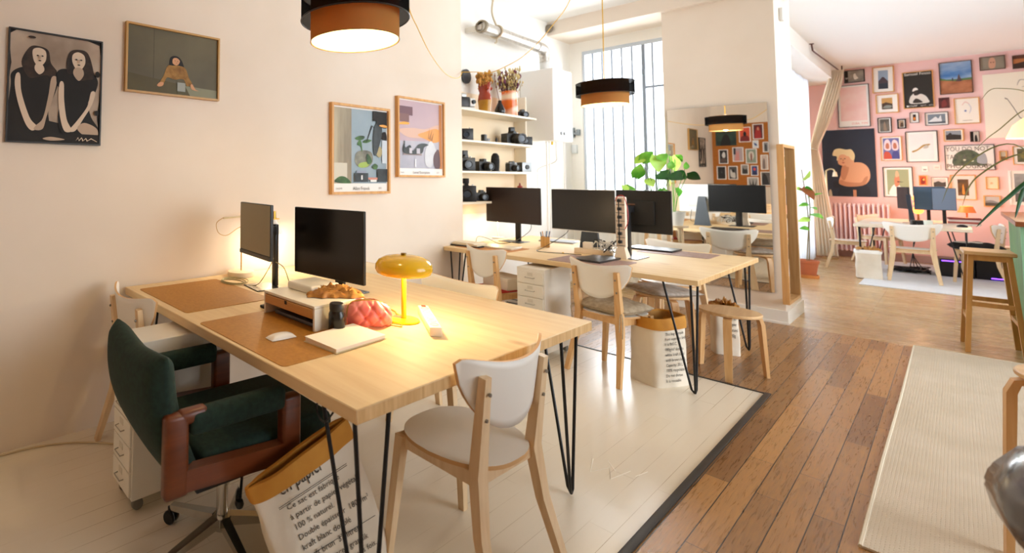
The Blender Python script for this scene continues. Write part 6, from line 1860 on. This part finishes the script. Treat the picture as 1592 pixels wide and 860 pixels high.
b = MB(); b.tube([(1.70, 12.0, 3.38), (1.70, 12.0, 3.465)], .009, None, 8); b.box(1.60, 1.65, 9.48, 9.52, 3.462, 3.47); b.build('ceiling_bracket', mat('#5b3a34', .5, .4), cr_)
fl_ = thing('reading_floor_lamp', 'thin brass floor lamp with a bent neck before the navy poster', 'lamp', (1.465, 11.85, 0))
b = MB(); b.lathe([(0, 0), (.10, 0), (.10, .015), (0, .02)], 24); b.build('base', mat('#c8b27c', .35, .7), fl_)
b = MB(); b.tube(spline([(0, 0, .015), (0, 0, .8), (0, 0, 1.50), (.01, 0, 1.575), (.05, 0, 1.60), (.09, 0, 1.59), (.105, 0, 1.55)], 5), .010, None, 8); b.build('pole', mat('#d8c89c', .35, .7), fl_)
b = MB(); b.lathe([(.0, .09), (.022, .08), (.034, 0), (.030, 0), (0, .07)], 18, None, (.105, 0, 1.465)); b.build('lamp_head', mat('#e6dcc0', .4), fl_)

# far desk
FT = .75
monitor('dark monitor seen edge-on at the left of the far desk', 2.345, 11.05, R(-66), .30, .34, 1.13, .06, (-.1, .1, 0, .2), (.02, .01), mat('#2a1510', .5, 0, .2), z=FT)
monitor('blue-grey monitor with a lit screen on the far desk', 2.735, 10.95, R(4), .22, .33, 1.125, .08, (-.1, .1, 0, .2), (.018, .01), mat('#7f90a8', .4), z=FT)
monitor('blue-grey monitor standing behind the lit one on the far desk', 2.60, 11.15, R(12), .30, .36, 1.13, .08, (-.1, .1, 0, .2), (.018, .01), mat('#5f7a94', .4), z=FT, back=mat('#4a5f78', .5))
t = thing('upright_stand', 'dark upright stand between the monitors on the far desk', 'stand', (2.45, 10.7, FT))  # dark monitor arm, built as a free-standing upright
b = MB(); b.box(-.1, .1, -.07, .07, 0, .012); b.build('base', BLACK, t)
b = MB(); b.sweep([(0, 0, .01), (-.03, 0, .30), (-.035, 0, .44)], .022, .015, None, ref=Vector((0, 1, 0))); b.build('column', mat('#2c3440', .4), t)
t = thing('globe_lamp', 'amber glowing stacked-globe lamp between the monitors on the far desk', 'lamp', (2.475, 11.45, FT))
AMBER = emit('#ff8a3c', 3.2, 'amber_glow')
b = MB(); b.lathe([(0, 0), (.05, 0), (.05, .02), (.012, .03), (.012, .12), (0, .12)], 20); b.build('base', mat('#a8662c', .5), t)
for z, r in ((.18, .06), (.28, .045), (.37, .055)):
    b = MB(); b.lathe([(r * math.sin(k * PI / 10), -r * math.cos(k * PI / 10)) for k in range(11)], 18, None, (0, 0, z)); b.build('globe', AMBER, t)
point_light('far_lamp_light', (2.475, 11.45, FT + .5), 14, (1.0, .5, .2), .06)
t = thing('shaded_lamp', 'small orange-lit lamp behind the books on the far desk', 'lamp', (2.93, 11.7, FT))
b = MB(); b.lathe([(0, 0), (.05, 0), (.05, .01), (.01, .02), (.01, .2), (0, .2)], 16); b.build('base', mat('#a8662c', .5), t)
b = MB(); b.lathe([(.09, .16), (.06, .26)], 24); b.build('shade', emit('#e87a3a', .4, 'lit_shade'), t)
point_light('far_shade_light', (2.93, 11.7, FT + .30), 9, (1.0, .5, .22), .05)
z_ = FT
for i, (c_, lb) in enumerate((('#e9dfd2', 'cream book at the bottom of the stack on the far desk'), ('#b4584a', 'brick red book in the stack on the far desk'), ('#e6d5cc', 'pale pink book in the stack on the far desk'), ('#8c3a34', 'dark red book on top of the stack on the far desk'))):
    b = MB(); b.box(-.14, .14, -.1, .1, 0, .028, None, .002)
    tag(b.build('book', mat(c_, .6), None, (2.90, 10.95 , z_), (0, 0, R(4 * i - 6))), lb, 'book'); z_ += .028
b = MB(); b.lathe([(0, 0), (.038, 0), (.042, .09), (.036, .09), (.034, .01), (0, .01)], 20, None, (2.60, 10.1, FT)); tag(b.build('cup', mat('#dfe6da', .4)), 'pale green cup near the front edge of the far desk', 'cup')
b = MB(); b.box(-.06, .06, -.04, .04, 0, .08, None, .01); b.lathe([(0, 0), (.03, 0), (.03, .06), (0, .06)], 16, None, T=Matrix.Translation((0, -.04, .04)) @ Matrix.Rotation(PI / 2, 4, 'X'))
tag(b.build('camera', CBLK, None, (2.50, 10.25, FT), (0, 0, .3)), 'black camera lying on the far desk beside the cup', 'camera')
b = MB(); b.lathe([(0, 0), (.05, 0), (.045, .03), (.02, .045), (0, .047)], 20, None, (2.88, 10.25, FT), sy=.7); tag(b.build('computer_mouse', BLACK), 'black mouse at the right of the far desk', 'mouse')
laptop('closed white laptop at the left of the far desk', 2.22, 10.25, R(0), .32, .23, mat('#e6e6e6', .4), FT)
desk_mat('peach-coloured desk mat on the far left of the far desk', 1.97, 2.35, 10.9, 11.5, mat('#e6a882', .6), FT)
# computers under the far desk
def pc(label, x, y, w, d, h, led):
    t = thing('desktop_computer', label, 'computer', (x, y, .01), R(4))
    b = MB(); b.box(-w / 2, w / 2, -d / 2, d / 2, 0, h, None, .006); b.build('case', mat('#131316', .4), t)
    b = MB(); b.box(led[0], led[1], -d / 2 - .002, -d / 2, led[2], led[2] + .012); b.build('light_strip', emit('#6a3cff', 6, 'violet_strip'), t)
pc('black desktop computer with a violet light strip lying under the far desk', 2.80, 10.95, .30, .45, .25, (-.13, .09, .22))
pc('black desktop computer with a low violet light, right of the first one', 3.08, 11.0, .24, .45, .28, (.0, .1, .02))
b = MB(); b.box(-.17, .17, -.12, .12, 0, .36, None, .02); tag(b.build('black_case', mat('#15151a', .5), None, (3.05, 12.1, .01), (0, 0, 0)), 'large black case standing behind the computers by the pink wall', 'case')
b = MB(); rnd = random.Random(31)
for k in range(22):
    x, y = 2.38, 10.9
    P = [(x + rnd.uniform(-.2, .2), y + rnd.uniform(-.3, .3), .022 + rnd.uniform(0, .05)) for q in range(5)]
    b.tube(spline(P, 5), .006, None, 5)
for k in range(4): b.tube(spline([(2.38 + .05 * k, 10.9, .03), (2.42, 10.95, .3), (2.45 + .02 * k, 11.0, .70)], 5), .005, None, 5)
tag(b.build('cable_tangle', BLACK), 'heap of black cables on the white rug under the far desk', 'cables')
# dark clothes on the right-hand chair
cushion('folded_clothes', 'black and red clothes heaped on the seat of the right-hand far chair', 2.98, 10.35, .446, .42, .38, .12, .3, mat('#17161a', .9), False)
cushion('folded_paper', 'white sheet with a red corner on top of the dark clothes', 2.93, 10.30, .545, .26, .16, .02, .5, mat('#e8e4e0', .8), False)

# ================================================================== RIGHT FOREGROUND
sd = make_stool('tall bentwood side stool on the rug at the right edge', (3.165, 1.90, .01), R(188), 3, .685, .20, name='side_stool')
gs = thing('padded_seat', 'dark grey glossy faceted padded seat cut by the bottom right corner', 'seat', (3.105, .60, 0), R(10))
b = MB(); b.lathe([(0, .815), (.10, .812), (.18, .785), (.222, .72), (.232, .68), (.220, .62), (.182, .565), (.13, .545), (0, .540)], 9, None, smooth=False)
bmesh.ops.bevel(b.bm, geom=b.bm.edges[:], offset=.008, segments=2, affect='EDGES')
for f in b.bm.faces: f.smooth = True
b.build('cushion', mat('#55555c', .22, .1, .6, .4), gs)
b = MB(); b.lathe([(.150, .548), (.12, .535), (.0, .530)], 9); b.build('underside', mat('#141416', .5), gs)
b = MB(); b.cyl((0, 0, .03), (0, 0, .54), .028, None, 20); b.build('column', CHROME, gs)
b = MB(); b.lathe([(0, 0), (.19, 0), (.19, .012), (.04, .03), (0, .03)], 36); b.build('base', CHROME, gs)

# cable along the left wall, cable below the near desk, scratches on the painted floor
b = MB(); b.tube(spline([(.02, -1.6, .006), (.03, -1.1, .006), (.06, -.85, .006), (.16, -.66, .006), (.30, -.52, .006), (.48, -.44, .006)], 8), .0045, None, 6)
tag(b.build('floor_cable', mat('#c9b592', .7)), 'pale cable running along the foot of the left wall', 'cable')
b = MB(); b.tube(spline([(1.40, -.10, .69), (1.42, -.12, .60), (1.50, -.14, .58), (1.58, -.22, .62), (1.63, -.30, .66), (1.70, -.36, .70)], 6), .003, None, 6)
b.tube(spline([(1.66, -.36, .705), (1.64, -.38, .66), (1.70, -.40, .64), (1.74, -.38, .70)], 6), .003, None, 6)
tag(b.build('hanging_cable', BLACK), 'thin black cable hanging beneath the near desk corner', 'cable')
b = MB()
for P in ([(1.75, 1.33), (1.79, 1.20), (1.83, 1.31), (1.87, 1.21), (1.90, 1.36)], [(1.80, 1.37), (1.86, 1.30)], [(1.93, 1.33), (1.95, 1.42)]):
    b.sweep([(x, y, .0006) for x, y in P], .0018, .0004, None)
tag(b.build('chalk_scribble', mat('#f6f0e2', .9)), 'faint white chalk scribble on the painted floor by the table leg', 'marking')
